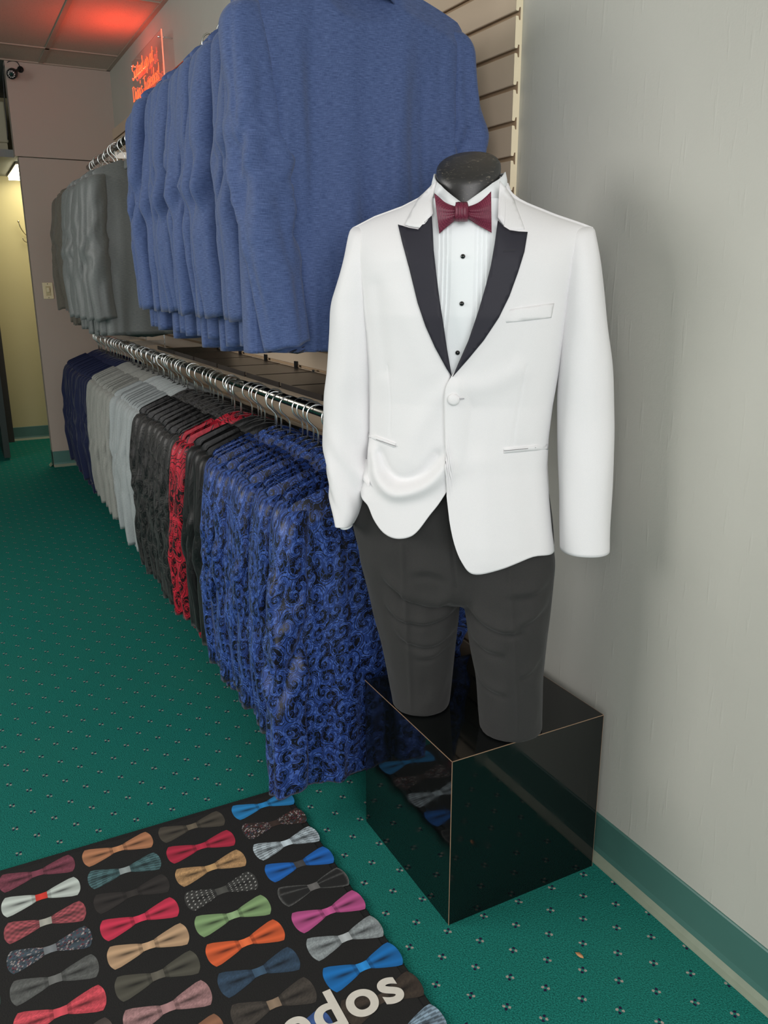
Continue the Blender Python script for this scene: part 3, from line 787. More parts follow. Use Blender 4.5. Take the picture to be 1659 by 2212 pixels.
LAP_L = [(861, 487), (885, 494), (905, 497), (920, 480), (933, 468), (935, 500), (937, 540), (943, 595), (950, 650), (958, 700), (966, 755), (976, 812), (965, 796), (940, 750), (920, 705), (903, 655), (885, 580), (870, 525)]
LAP_R = [(1075, 478), (1086, 490), (1100, 499), (1120, 502), (1139, 503), (1132, 545), (1118, 590), (1100, 640), (1078, 685), (1045, 735), (1012, 775), (978, 814), (990, 785), (1012, 735), (1034, 670), (1050, 615), (1060, 575), (1068, 530)]
lo = drape('lapel', LAP_L, 0.004, 0.003, m_satin, tux, TO); lo['label'] = 'black satin peak lapel'
ro = drape('lapel', LAP_R, 0.008, 0.003, m_satin, tux, TO); ro['label'] = 'black satin peak lapel with a buttonhole slit'
V = [onsurf(x, y, 0.012, DJ) for x, y in ((1088, 541), (1114, 538), (1114, 542), (1088, 545))]
mk('lapel_buttonhole', tl([W3(*p) for p in V]), [(0, 1, 2, 3)], mat('lapel_stitch', lin(32, 31, 40), 0.7), ro)
def DC(u, z):
    r = 0.100; return np.maximum(DJ(u, z), -0.012+0.078*np.sqrt(np.clip(1-((u-NC)/r)**2, 0, 1))+np.clip(1.56-z, 0, 0.2)*0.25)
drape('collar', [(944, 392), (925, 410), (906, 430), (890, 458), (875, 487), (890, 491), (912, 494), (925, 478), (936, 462), (934, 430)], 0.004, 0.003, m_white, tux, TO, DC)
drape('collar', [(1079, 392), (1092, 408), (1108, 432), (1121, 465), (1133, 497), (1116, 500), (1098, 500), (1086, 486), (1074, 470), (1077, 430)], 0.004, 0.003, m_white, tux, TO, DC)
# collar standing round the back of the neck
Rr = []
for k_, (dz, dr_) in enumerate(((0.004, 0.0), (0.006, 0.004), (-0.004, 0.008), (-0.03, 0.016), (-0.055, 0.026))):
    rr = []
    for q in np.linspace(-212, 32, 40):
        a_ = math.radians(q); c, s = math.cos(a_), math.sin(a_)
        fr_ = max(0, s)
        zz = 1.537+dz-0.10*fr_-0.0*abs(c)
        rr.append(W3(NC+(0.070+dr_)*c, -0.012+(0.068+dr_)*s, zz)-TO)
    Rr.append(rr)
V, F = grid(Rr); o = mk('collar_stand', V, F, m_white, tux); solid(o, 0.003)
# pockets, button
def welt(name, px, off=0.0032, th=0.0016): return drape(name, px, off, th, m_white, tux, TO, DJ, 0.006)
welt('breast_pocket', [(1079, 671), (1196, 655), (1190, 686), (1079, 699)])
welt('hip_pocket', [(798, 936), (855, 957), (854, 967), (798, 945)], 0.001, 0.003); welt('hip_pocket', [(1087, 969), (1181, 959), (1181, 970), (1088, 979)], 0.001, 0.003)
for a_ in ([(799, 944), (855, 963), (855, 964.5), (799, 945.5)], [(1088, 973), (1180, 964), (1180, 965.5), (1088, 974.5)]):
    drape('pocket_slit', a_, 0.0045, 0.0006, mat('pocket_slit_shade', lin(150, 148, 150), 0.8), tux, TO, DJ, 0.01)  # grey strip painted as the shade inside each hip pocket opening
drape('stain', [(1042, 1192), (1050, 1187), (1058, 1190), (1059, 1200), (1049, 1203), (1042, 1199)], 0.0016, 0.0002, mat('faint_stain', lin(226, 216, 210), 0.8), tux, TO, DJ, 0.004, rnd=1)
u, v, z = onsurf(980, 863, 0.010, DJ)
bt = MB(); Rr = []
for r, d_ in ((0.0001, 0.0055), (0.006, 0.0052), (0.0095, 0.004), (0.0112, 0.0018), (0.0115, 0.0), (0.0105, -0.002)):
    Rr.append([W3(u+r*math.cos(q), v+d_, z+r*math.sin(q))-TO for q in np.linspace(0, 2*PI, 28, endpoint=False)])
V, F = grid(Rr, True); mk('button', V, F, m_white, tux)
V = [onsurf(x, y, 0.012, DJ) for x, y in ((990, 861), (1003, 860), (1003, 862.5), (990, 863.5))]
mk('buttonhole', tl([W3(*p) for p in V]), [(0, 1, 2, 3)], mat('buttonhole_thread', lin(176, 174, 178), 0.8), tux)

# shirt -------------------------------------------------------------
sh = empty('dress_shirt', tuple(TO), 'white pleated tuxedo shirt with black studs showing in the open jacket', 'dress shirt')
def DS(u, z): return D(u, z)-0.007
ns, nt = 150, 120; Rr = []
for i in range(nt+1):
    y = 452+(860-452)*i/nt; rr = []
    wl = np.interp(y, [420, 470, 560, 650, 760, 860], [928, 922, 925, 938, 955, 960]); wr = np.interp(y, [420, 470, 560, 650, 760, 860], [1086, 1088, 1080, 1060, 1015, 1000])
    cx = np.interp(y, [470, 554, 656, 762, 860], [1001, 1000, 997, 988, 980])
    for j in range(ns):
        x = wl+(wr-wl)*j/(ns-1); yy = y-24*(1-i/nt)**6*min(1, (abs(j/(ns-1)-0.48)/0.3)**2); u, v, z = onsurf(x, yy, 0.0, DS); du = (x-cx)/1.06
        if abs(du) < 23: pl = 0.0022
        else:
            k_ = (abs(du)-23)/8.5; pl = 0.0022*(1-(k_ % 1.0))*(1 if k_ < 4 else 0)
        rr.append(W3(u, v+pl, z)-TO)
    Rr.append(rr)
V, F = grid(Rr); o = mk('pleated_front', V, F, m_shirt, sh)
# turned down collar
Rr = []; NV = 60
top = lambda s: np.interp(s, [-1, -0.72, -0.5, -0.25, 0.0], [1.562, 1.562, 1.561, 1.535, 1.497])
for lay in range(5):
    rr = []
    for j in range(NV):
        s = -1+2*j/(NV-1)                      # -1 back .. 0 front .. 1 back
        a_ = math.radians(90+s*180); gap = 0.0
        zt = float(top(-abs(s))); zb_ = np.interp(abs(s), [0, 0.2, 0.5, 1.0], [1.478, 1.445, 1.485, 1.505])
        prof = [(0.0, 0.0), (0.0, 0.003), (0.15, 0.006), (0.6, 0.009), (1.0, 0.010)][lay]
        zz = zt+(zb_-zt)*prof[0]+(0.002 if lay == 1 else 0); r_x = 0.0655+prof[1]; r_y = 0.066+prof[1]+0.002
        fwd_ = max(0, math.sin(a_))*np.interp(zz, [1.44, 1.56], [0.028, 0.0])
        rr.append(W3(NC+r_x*math.cos(a_), -0.012+r_y*math.sin(a_)+fwd_, zz)-TO)
    Rr.append(rr)
V, F = grid(Rr); o = mk('collar', V, F, m_shirt, sh); solid(o, 0.0018)
cf = MB(); 
for k_, (x, y) in enumerate(((1000, 554), (997.5, 656), (988.5, 762))):
    u, v, z = onsurf(x, y, 0.003, DS); Rr = []
    for r, d_ in ((0.0001, 0.0042), (0.0025, 0.0036), (0.0042, 0.0018), (0.0046, 0.0), (0.004, -0.001)):
        Rr.append([W3(u+r*math.cos(q), v+d_, z+r*math.sin(q))-TO for q in np.linspace(0, 2*PI, 20, endpoint=False)])
    V, F = grid(Rr, True); s_ = mk('stud', V, F, m_stud, sh); s_['label'] = 'round black stud'
# cuff peeping out of the left sleeve
ccl = [(1118, 730, 756, 0.045, 0.030), (1131, 733, 759, 0.047, 0.029), (1137, 737, 760, 0.048, 0.026)]
sleeve('cuff', ccl, sh, TO, m_shirt, 24)

# bow tie ------------------------------------------------------------
bw = empty('bow_tie', tuple(W3(NC, 0.1, 1.48)), 'burgundy textured bow tie at the mannequin\'s neck', 'bow tie'); BO = W3(NC, 0.1, 1.48)
def wing(name, top_px, bot_px, sgn):
    T = smooth_poly(top_px, 8); B = smooth_poly(bot_px, 8); n_ = len(T); Rr = []; m2 = 14
    for layer in (1, -1):
        for i in range(n_):
            rr = []
            for j in range(m2+1):
                f = j/m2; x, y = T[i]*(1-f)+B[i]*f; s = i/(n_-1)
                v = 0.103+0.012*math.sin(f*PI)*(1-0.3*s)*layer+0.006*s-0.0055*math.exp(-((f-0.5)/0.10)**2)*(1-s*0.75)*layer-0.010*abs(1-s)*0
                u, z = ploc(x, y, v); rr.append(W3(u, v, z)-BO)
            Rr.append(rr)
    A = np.array(Rr[:n_]); Bk = np.array(Rr[n_:][::-1]); P = np.concatenate([A, Bk], 0)
    V, F = grid(P); r, c = P.shape[:2]
    F = list(F)+[tuple(i*c for i in range(r)), tuple(reversed([i*c+c-1 for i in range(r)]))]
    F = F[:-2]
    # edges closed by stitching the two layers
    for i in range(n_-1):
        a0, b0 = i, r-1-i
        F.append((a0*c, (a0+1)*c, (b0-1)*c, b0*c)); F.append((a0*c+c-1, b0*c+c-1, (b0-1)*c+c-1, (a0+1)*c+c-1))
    o = mk(name, V, F, m_bow, bw, recalc=True); return o
wing('wing', [(994, 447), (978, 444), (962, 437), (950, 427), (938, 417)], [(994, 468), (982, 477), (970, 487), (959, 496), (949, 505)], -1)
wing('wing', [(1004, 447), (1018, 444), (1034, 437), (1048, 426), (1061, 413)], [(1004, 467), (1018, 477), (1032, 486), (1046, 494), (1062, 503)], 1)
# outer tips as the photo shows: slightly flared edge strips
Rr = []
for i in range(13):
    f = i/12; y = 443+(472-443)*f; rr = []
    for j in range(17):
        g_ = j/16; x = 988+(1010-988)*g_; v = 0.119+0.006*math.sin(g_*PI)-0.012*abs(2*f-1)**4+0.0012*math.sin(g_*19)
        u, z = ploc(x+1.5*math.sin(f*PI)*(1-2*g_), y, v); rr.append(W3(u, v, z)-BO)
    Rr.append(rr)
V, F = grid(Rr); o = mk('knot', V, F, m_bow, bw); solid(o, 0.006, -1)

# mannequin form -------------------------------------------------------
mn = empty('mannequin', tuple(W3(0, 0, 0.41)), 'headless black torso mannequin with a scuffed neck cap, standing on the black cube', 'mannequin'); NO = W3(0, 0, 0.41)
Rr = []
uCt, _ = ploc(1011, 370, 0.0)
zb_c = ploc(1010, 327, -0.06)[1]; zf_c = ploc(1010, 388, 0.05)[1]
def capz(v): return zf_c+(zb_c-zf_c)*(0.05-v)/0.11
for k_, (sc, dz) in enumerate(((0.80, -0.26), (0.80, -0.16), (0.84, -0.09), (0.93, -0.045), (1.0, -0.022), (1.02, -0.012), (1.0, -0.004), (0.95, 0.0), (0.88, 0.0015), (0.5, 0.003), (0.001, 0.004))):
    rr = []
    for q in np.linspace(0, 2*PI, 56, endpoint=False):
        u = 0.0610*sc*math.cos(q); v = -0.006+0.056*sc*math.sin(q); zt = capz(v)
        if k_ < 4: v += 0.006
        z = zt+dz if k_ > 3 else (zt+dz)*(1-min(1, (3-k_+1)*0.35))+(1.53+dz)*min(1, (3-k_+1)*0.35)
        rr.append(W3(uCt+u, v, z)-NO)
    Rr.append(rr)
V, F = grid(Rr, True); mk('neck', V, F, m_neck, mn)
Rr = []
for z in np.linspace(0.95, 1.47, 30):
    b_ = float(bdep(z))*0.8; a1 = float(uL(z)); a2 = float(uR(z)); c = 0.5*(a1+a2); a_ = 0.5*(a2-a1)*0.86
    if z > 1.40: a_ *= 1-(z-1.40)*6; b_ *= 1-(z-1.40)*4
    Rr.append([W3(c+a_*math.cos(q), b_*math.sin(q)*0.9, z)-NO for q in np.linspace(0, 2*PI, 40, endpoint=False)])
V, F = grid(Rr, True, True); mk('torso', V, F, m_neck, mn)
for cx, cv in ((-0.104, -0.030), (0.104, 0.030)):
    MB().tube([W3(cx, cv, 0.41)-NO, W3(cx*0.95, cv*0.7, 0.6)-NO, W3(cx*0.8, 0, 0.97)-NO], [0.05, 0.062, 0.07], 24).build('thigh', m_neck, mn, True)

# trousers --------------------------------------------------------------
def rings_px(rows, n=44, e=0.95, zbot=None):
    k = smooth_poly(rows, 6); R_ = []
    for i, (y, xl, xr, vc, vr) in enumerate(k):
        ul, z1 = ploc(xl, y, vc); ur, z2 = ploc(xr, y, vc); z = 0.5*(z1+z2)
        R_.append((0.5*(ul+ur), 0.5*(ur-ul), vc, vr, z))
    if zbot is not None:
        zt = R_[0][4]; zl = R_[-1][4]; R_ = [(c, a, vc, vr, zt+(z-zt)*(zt-zbot)/(zt-zl)) for c, a, vc, vr, z in R_]
    out = []
    for c, a, vc, vr, z in R_:
        out.append([W3(c+a*math.copysign(abs(math.cos(q))**e, math.cos(q)), vc+vr*math.copysign(abs(math.sin(q))**e, math.sin(q)), z) for q in np.linspace(0, 2*PI, n, endpoint=False)])
    return out
tb = MB()
for rows, zb0 in (([(950, 815, 1170, -0.01, 0.075), (1060, 775, 1188, -0.01, 0.090), (1120, 763, 1196, -0.01, 0.096), (1180, 772, 1198, -0.008, 0.100), (1240, 785, 1193, -0.005, 0.098), (1270, 800, 1185, -0.005, 0.090), (1290, 850, 1150, -0.005, 0.06)], None),
                  ([(1130, 790, 960, -0.01, 0.07), (1200, 777, 984, -0.012, 0.085), (1260, 792, 990, -0.018, 0.090), (1320, 806, 992, -0.022, 0.090), (1370, 818, 987, -0.025, 0.086), (1440, 833, 980, -0.03, 0.080), (1500, 845, 974, -0.032, 0.074), (1535, 850, 970, -0.033, 0.071)], 0.409),
                  ([(1130, 1000, 1180, 0.0, 0.07), (1200, 990, 1199, 0.008, 0.085), (1260, 997, 1196, 0.014, 0.090), (1320, 1003, 1190, 0.018, 0.090), (1400, 1014, 1181, 0.024, 0.084), (1480, 1027, 1173, 0.030, 0.078), (1560, 1033, 1171, 0.033, 0.074), (1590, 1035, 1171, 0.033, 0.073)], 0.409)):
    V, F = grid(rings_px(rows, zbot=zb0), True, True); tb.add(V, F)
tmp = tb.build('tmp_trousers', m_trouser, None, True)
tmp.data.transform(Matrix.Translation(-Vector(NO)))
md = tmp.modifiers.new('r', 'REMESH'); md.mode = 'VOXEL'; md.voxel_size = 0.0045
md = tmp.modifiers.new('s', 'SMOOTH'); md.factor = 0.6; md.iterations = 8
dg = bpy.context.evaluated_depsgraph_get(); me = bpy.data.meshes.new_from_object(tmp.evaluated_get(dg)); bpy.data.objects.remove(tmp)
nv = len(me.vertices); co = np.empty(nv*3); me.vertices.foreach_get('co', co); co = co.reshape(-1, 3); no = np.empty(nv*3); me.vertex_normals.foreach_get('vector', no); no = no.reshape(-1, 3)
P = co+NO-MO; u = P@ER; v = P@EF; z = P[:, 2]; front = np.clip((no@EF+0.15)*1.4, 0, 1)
wv_ = np.zeros(nv)
WR = [([(985, 1285), (940, 1300), (890, 1290), (850, 1262), (820, 1240)], 0.007, 0.008), ([(988, 1325), (930, 1345), (870, 1335), (825, 1300)], 0.008, 0.008), ([(984, 1375), (930, 1398), (880, 1385), (845, 1350)], 0.006, 0.008),
      ([(975, 1400), (930, 1425), (885, 1420)], 0.004, 0.007), ([(975, 1240), (930, 1225), (880, 1230)], 0.004, 0.009),
      ([(1005, 1290), (1040, 1325), (1090, 1345), (1140, 1345)], 0.007, 0.008), ([(1190, 1300), (1150, 1325), (1110, 1335)], 0.005, 0.008), ([(1012, 1360), (1050, 1385), (1100, 1395)], 0.006, 0.008),
      ([(1025, 1440), (1060, 1470), (1105, 1480)], 0.005, 0.007), ([(1178, 1400), (1150, 1435), (1115, 1450)], 0.004, 0.007), ([(1192, 1250), (1150, 1270), (1090, 1268)], 0.004, 0.009)]
for pts, amp, wd in WR:
    Q = smooth_poly(curve_uz(pts, 0.07), 6); d_, sd_ = polyd(u, z, Q); tp = np.interp(u, [min(Q[:, 0]), min(Q[:, 0])+0.03, max(Q[:, 0])-0.03, max(Q[:, 0])], [0, 1, 1, 0]); lo2 = (sd_*(1 if Q[-1, 0] > Q[0, 0] else -1)) > 0; wd2 = np.where(lo2, wd*0.9, wd*2.2); wv_ += 1.25*amp*tp*np.exp(-(d_/wd2)**2)-0.7*amp*tp*lo2*np.exp(-((d_-1.7*wd)/(wd*1.0))**2)
for pts in ([(868, 1175), (873, 1300), (878, 1430), (880, 1560)], [(1100, 1230), (1110, 1350), (1117, 1480), (1120, 1612)]):
    d_, _ = polyd(u, z, smooth_poly(curve_uz(pts, 0.085), 6)); wv_ += 0.003*np.exp(-(d_/0.0045)**2)
d_, _ = polyd(u, z, smooth_poly(curve_uz([(968, 1060), (972, 1150), (985, 1270)], 0.09), 6)); wv_ -= 0.003*np.exp(-(d_/0.003)**2)
wv_ += 0.0035*np.array([noise.noise(Vector((a*30, b*30, c*14))) for a, b, c in P])
keep = np.clip((z-0.425)/0.02, 0.15, 1)
co = co+no*(wv_*front*keep)[:, None]
me.vertices.foreach_set('co', co.ravel()); me.update()
for p in me.polygons: p.use_smooth = True
tr = bpy.data.objects.new('trousers', me); COL.objects.link(tr); tr.location = tuple(NO)
if not me.materials: me.materials.append(m_trouser)
setp(tr, 'black dress trousers folded under at the knee on the mannequin\'s short legs', 'trousers')
# turned hems
for cx, cv, hx, hv in ((0, 0, 0, 0),):
    pass

# ------------------------------------------------------------------ door mat printed with bow ties
mt = empty('door_mat', (0.213, 1.136, 0.0), 'black door mat printed with rows of coloured bow ties and white lettering', 'door mat')
mx0, mx1, my0, my1 = -0.455, 0.457, -0.762, 0.761
o = MB().box(mx0, mx1, my0, my1, 0.0005, 0.0085).build('mat_base', mat('black_mat_rubber', lin(18, 19, 18), 0.8, nscale=120, namp=0.3, bump=0.4), mt); bevel(o, 0.003, 2)
o = MB().box(mx0+0.018, mx1-0.018, my0+0.018, my1-0.018, 0.0084, 0.0098).build('mat_pile', mat('black_printed_pile', lin(24, 23, 22), 0.85, nscale=300, namp=0.35, bump=0.3), mt)
t = NT('bow_tie_print'); at_ = t.n('ShaderNodeVertexColor', layer_name='Col'); t.col(at_.outputs[0]); t.rough(0.8); m_print = t.m
PV, PF, PC = [], [], []
def tie(cx, cy, c, kc=None, style='', sd=0, tilt=0.0, wz=1.0):
    rnd = random.Random(sd); kc = kc or c
    c = np.array(lin(*c)[:3]); kc = np.array(lin(*kc)[:3])
    W_, H_ = 0.080*wz, 0.036
    for sg in (-1, 1):
        n_, m2 = 26, 22; base = len(PV)
        for i in range(n_+1):
            s = i/n_; x = 0.011+(W_-0.011)*s
            hh_ = 0.010+(H_-0.010)*(s**0.75)*(1-0.10*max(0, s-0.8)/0.2)
            for j in range(m2+1):
                f = -1+2*j/m2
                xx = x+0.004*(1-f*f)*s*s-0.006*s*s*abs(f)**3; yy = hh_*f
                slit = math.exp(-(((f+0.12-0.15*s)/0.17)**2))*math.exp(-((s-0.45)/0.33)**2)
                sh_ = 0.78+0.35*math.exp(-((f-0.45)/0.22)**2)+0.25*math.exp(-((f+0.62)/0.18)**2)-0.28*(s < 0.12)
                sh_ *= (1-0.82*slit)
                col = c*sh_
                if style == 'stripe' and (int((f+1)*7.5+s*2) % 2): col = col*0.35
                if style == 'dot' and ((i % 4 == 0) and (j % 4 == (0 if i % 8 == 0 else 2))): col = np.array([0.7, 0.7, 0.66])
                if style == 'speck' and rnd.random() < 0.30: col = np.array(lin(*rnd.choice([(190, 180, 175), (120, 50, 60), (60, 80, 100), (20, 20, 24)]))[:3])
                if style == 'plaid': col = col*(0.6+0.4*math.sin(s*26)*math.sin(f*13))+0.02
                if style == 'outline':
                    e = max(math.exp(-((abs(f)-1)/0.10)**2), math.exp(-((s-1)/0.05)**2), 0.6*math.exp(-((f-0.3)/0.08)**2)); col = c*(0.08+0.9*e*rnd.uniform(0.4, 1))
                if style == 'weave': col = col*(0.75+0.5*rnd.random())
                X = sg*xx; Y = yy*(1 if sg > 0 else 1)
                X, Y = X*math.cos(tilt)-Y*math.sin(tilt), X*math.sin(tilt)+Y*math.cos(tilt)
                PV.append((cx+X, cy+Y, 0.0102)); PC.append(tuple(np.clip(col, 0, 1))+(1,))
        for i in range(n_):
            for j in range(m2):
                q = (base+i*(m2+1)+j, base+(i+1)*(m2+1)+j, base+(i+1)*(m2+1)+j+1, base+i*(m2+1)+j+1); PF.append(q if sg > 0 else tuple(reversed(q)))
    base = len(PV)
    for i in range(7):
        for j in range(7):
            f = -1+2*j/6; g_ = -1+2*i/6; X = 0.0125*g_; Y = 0.0115*f*(1-0.1*(1-abs(g_)))
            X, Y = X*math.cos(tilt)-Y*math.sin(tilt), X*math.sin(tilt)+Y*math.cos(tilt)
            PV.append((cx+X, cy+Y, 0.0104)); PC.append(tuple(np.clip(kc*(0.95+0.3*math.exp(-((g_)/0.5)**2)), 0, 1))+(1,))
    for i in range(6):
        for j in range(6): PF.append((base+i*7+j, base+(i+1)*7+j, base+(i+1)*7+j+1, base+i*7+j+1))
TIES = {
 4: [((40, 140, 205),), ((60, 46, 40), None, 'speck'), ((205, 220, 228), None, 'stripe'), ((30, 110, 200), (70, 70, 72)), ((120, 120, 118), (110, 108, 106), 'outline'), ((200, 90, 150),), ((150, 158, 160), (180, 186, 188), 'weave'), ((20, 115, 190), (40, 140, 215)), ((62, 52, 44), None, 'weave'), ((150, 175, 195), None, 'stripe')],
 3: [((82, 76, 66), (110, 100, 84)), ((190, 45, 72),), ((190, 150, 105), (200, 160, 110), 'weave'), ((62, 62, 60), (80, 80, 76), 'dot'), ((140, 172, 120), (150, 180, 132)), ((232, 104, 58), (240, 115, 66)), ((52, 74, 96), (62, 88, 112), 'weave'), ((70, 64, 58), (140, 120, 100), 'weave'), ((60, 90, 150),), ((120, 60, 70),)],
 2: [((192, 132, 95), (200, 140, 100)), ((90, 128, 132), (150, 160, 160), 'stripe'), ((52, 48, 46),), ((215, 55, 85), (220, 60, 90)), ((200, 165, 130),), ((86, 84, 74), (98, 94, 84)), ((170, 130, 130), None, 'weave'), ((150, 105, 80),), ((70, 90, 110),), ((90, 90, 90),)],
 1: [((130, 66, 82), None, 'weave'), ((205, 215, 208), (215, 60, 50)), ((200, 90, 100), (170, 170, 160), 'plaid'), ((70, 84, 94), (120, 126, 130), 'speck'), ((96, 98, 96), (110, 112, 110), 'weave'), ((215, 80, 92), None, 'weave'), ((80, 70, 66),), ((120, 130, 120),), ((60, 60, 62),), ((150, 60, 60),)],
 0: [((60, 60, 64),), ((150, 60, 60),), ((70, 90, 120),), ((100, 100, 96),), ((60, 90, 80),), ((160, 120, 60),), ((60, 60, 62),), ((110, 60, 80),), ((70, 90, 120),), ((90, 90, 96),)]}
CX = {4: 0.591, 3: 0.398, 2: 0.213, 1: 0.027, 0: -0.158}
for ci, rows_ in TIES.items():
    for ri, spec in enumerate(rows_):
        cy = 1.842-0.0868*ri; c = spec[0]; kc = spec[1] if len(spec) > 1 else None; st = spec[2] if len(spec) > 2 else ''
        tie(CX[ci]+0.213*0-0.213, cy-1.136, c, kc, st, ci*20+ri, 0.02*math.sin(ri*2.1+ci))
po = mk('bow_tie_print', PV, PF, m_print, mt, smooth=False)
ca = po.data.color_attributes.new('Col', 'FLOAT_COLOR', 'POINT')
for i, c in enumerate(PC): ca.data[i].color = c
tc = bpy.data.curves.new('lettering', 'FONT'); tc.body = 'Tuxedos'; tc.size = 0.122; tc.extrude = 0.0003; tc.offset = 0.0028; tc.space_character = 1.08
to = bpy.data.objects.new('tmp', tc); COL.objects.link(to); bpy.context.view_layer.update()
me = bpy.data.meshes.new_from_object(to.evaluated_get(bpy.context.evaluated_depsgraph_get())); bpy.data.objects.remove(to)
xs = [q.co.x for q in me.vertices]; me.transform(Matrix.Translation(Vector((0.634-0.213-max(xs), 1.128-1.136, 0.0112))))
me.materials.clear(); me.materials.append(mat('off_white_mat_print', lin(222, 216, 205), 0.85, nscale=80, namp=0.08))
lt = bpy.data.objects.new('lettering', me); COL.objects.link(lt); lt.parent = mt; lt['label'] = 'white Tuxedos lettering'

# ------------------------------------------------------------------ neon sign
m_neon = NT('red_neon'); m_neon.b.inputs['Base Color'].default_value = lin(255, 60, 20); m_neon.b.inputs['Emission Color'].default_value = (1.0, 0.10, 0.03, 1); m_neon.b.inputs['Emission Strength'].default_value = 2.0; m_neon = m_neon.m
t = NT('clear_acrylic'); t.col((1.0, 0.9, 0.88, 1)); t.rough(0.03); t.b.inputs['Transmission Weight'].default_value = 1.0; t.b.inputs['IOR'].default_value = 1.15; m_acr = t.m
m_rededge = NT('lit_acrylic_edge'); m_rededge.b.inputs['Base Color'].default_value = lin(255, 120, 90); m_rededge.b.inputs['Emission Color'].default_value = (1.0, 0.25, 0.15, 1); m_rededge.b.inputs['Emission Strength'].default_value = 0.9; m_rededge = m_rededge.m
ns_ = empty('neon_sign', (1.19, 5.54, 2.35), 'red neon script sign on a clear acrylic plate high on the wall above the jackets', 'neon sign'); SO = np.array([1.19, 5.54, 2.35])
GW, GH = 0.76, 0.27        # plate width (towards the camera), height
MB().box(0.0, 0.005, -GW, 0, 0, GH).build('acrylic_plate', m_acr, ns_)
eg = MB(); eg.box(-0.0005, 0.0055, -GW-0.003, -GW, 0, GH); eo = eg.build('plate_edge', m_rededge, ns_); eo['label'] = 'glowing red front edge'
for yy, zz in ((-0.03, 0.03), (-0.03, GH-0.03), (-GW+0.03, 0.03), (-GW+0.03, GH-0.03)):
    MB().tube([(-0.012, yy, zz), (XW-1.19, yy, zz)], 0.004).build('standoff', m_chrome, ns_, True)
# single-stroke script letters, unit box, baseline 0, x-height 0.55
G = {
 'S': ([[(0.55, 0.85), (0.4, 1.0), (0.15, 0.92), (0.12, 0.7), (0.4, 0.52), (0.52, 0.25), (0.35, 0.02), (0.1, 0.03), (0.02, 0.2)]], 0.6),
 'u': ([[(0.05, 0.55), (0.06, 0.15), (0.2, 0.0), (0.36, 0.15), (0.38, 0.55)], [(0.38, 0.3), (0.42, 0.02), (0.52, 0.08)]], 0.5),
 'i': ([[(0.08, 0.55), (0.08, 0.1), (0.16, 0.0), (0.26, 0.08)], [(0.08, 0.72), (0.08, 0.78)]], 0.26),
 't': ([[(0.12, 0.9), (0.12, 0.15), (0.2, 0.0), (0.32, 0.06)], [(0.0, 0.58), (0.28, 0.58)]], 0.34),
 'e': ([[(0.05, 0.28), (0.3, 0.32), (0.36, 0.45), (0.2, 0.56), (0.05, 0.4), (0.05, 0.15), (0.18, 0.0), (0.38, 0.1)]], 0.44),
 'd': ([[(0.36, 0.45), (0.2, 0.56), (0.04, 0.35), (0.08, 0.06), (0.22, 0.0), (0.36, 0.2)], [(0.38, 1.0), (0.37, 0.1), (0.46, 0.02)]], 0.5),
 'p': ([[(0.08, 0.55), (0.07, -0.4)], [(0.08, 0.4), (0.22, 0.56), (0.38, 0.4), (0.36, 0.1), (0.2, 0.0), (0.08, 0.12)]], 0.48),
 'a': ([[(0.34, 0.42), (0.2, 0.56), (0.04, 0.35), (0.08, 0.06), (0.22, 0.0), (0.34, 0.2)], [(0.36, 0.55), (0.36, 0.1), (0.46, 0.02)]], 0.5),
 'D': ([[(0.1, 0.98), (0.08, 0.02)], [(0.0, 0.95), (0.3, 0.98), (0.54, 0.7), (0.52, 0.3), (0.3, 0.02), (0.0, 0.02)]], 0.64),
 'g': ([[(0.34, 0.42), (0.2, 0.56), (0.04, 0.35), (0.08, 0.06), (0.22, 0.0), (0.34, 0.2)], [(0.36, 0.55), (0.36, -0.25), (0.22, -0.42), (0.05, -0.3)]], 0.46),
 's': ([[(0.3, 0.48), (0.16, 0.56), (0.06, 0.42), (0.24, 0.26), (0.28, 0.08), (0.12, 0.0), (0.02, 0.1)]], 0.36),
 "'": ([[(0.06, 1.0), (0.03, 0.8)]], 0.14),
 'T': ([[(0.28, 0.95), (0.27, 0.02)], [(0.0, 0.92), (0.28, 0.97), (0.58, 0.95)]], 0.52),
 'x': ([[(0.04, 0.55), (0.34, 0.0)], [(0.34, 0.55), (0.04, 0.0)]], 0.42),
 'o': ([[(0.2, 0.56), (0.04, 0.38), (0.06, 0.1), (0.2, 0.0), (0.36, 0.14), (0.36, 0.42), (0.2, 0.56)]], 0.44),
 '!': ([[(0.08, 1.0), (0.08, 0.3)], [(0.08, 0.08), (0.08, 0.02)]], 0.2), ' ': ([], 0.22)}
for txt, x0, zb0, hgt, width in (('Suited up at', 0.05, 0.155, 0.078, 0.56), ("Digg's Tuxedos!", 0.03, 0.045, 0.078, 0.69)):
    tot = sum(G[c][1] for c in txt); kx = width/tot; cur = x0
    nb = MB()
    for c in txt:
        for st in G[c][0]:
            P_ = smooth_poly([(x*kx, y*hgt) for x, y in st], 5) if len(st) > 2 else np.array([(x*kx, y*hgt) for x, y in st])
            nb.tube([(-0.012, -(cur+x), zb0+y) for x, y in P_], 0.0019, 6)
        cur += G[c][1]*kx
    nb.build('neon_tubing', m_neon, ns_, True)
l = bpy.data.lights.new('neon_glow', 'AREA'); l.shape = 'RECTANGLE'; l.size = 0.35; l.size_y = 0.12; l.energy = 2.6; l.color = (1.0, 0.07, 0.03)
lo_ = bpy.data.objects.new('neon_glow', l); COL.objects.link(lo_); lo_.location = (1.165, 5.35, 2.50); lo_.rotation_euler = Vector((-1, 0, 1.1)).to_track_quat('-Z', 'Y').to_euler()

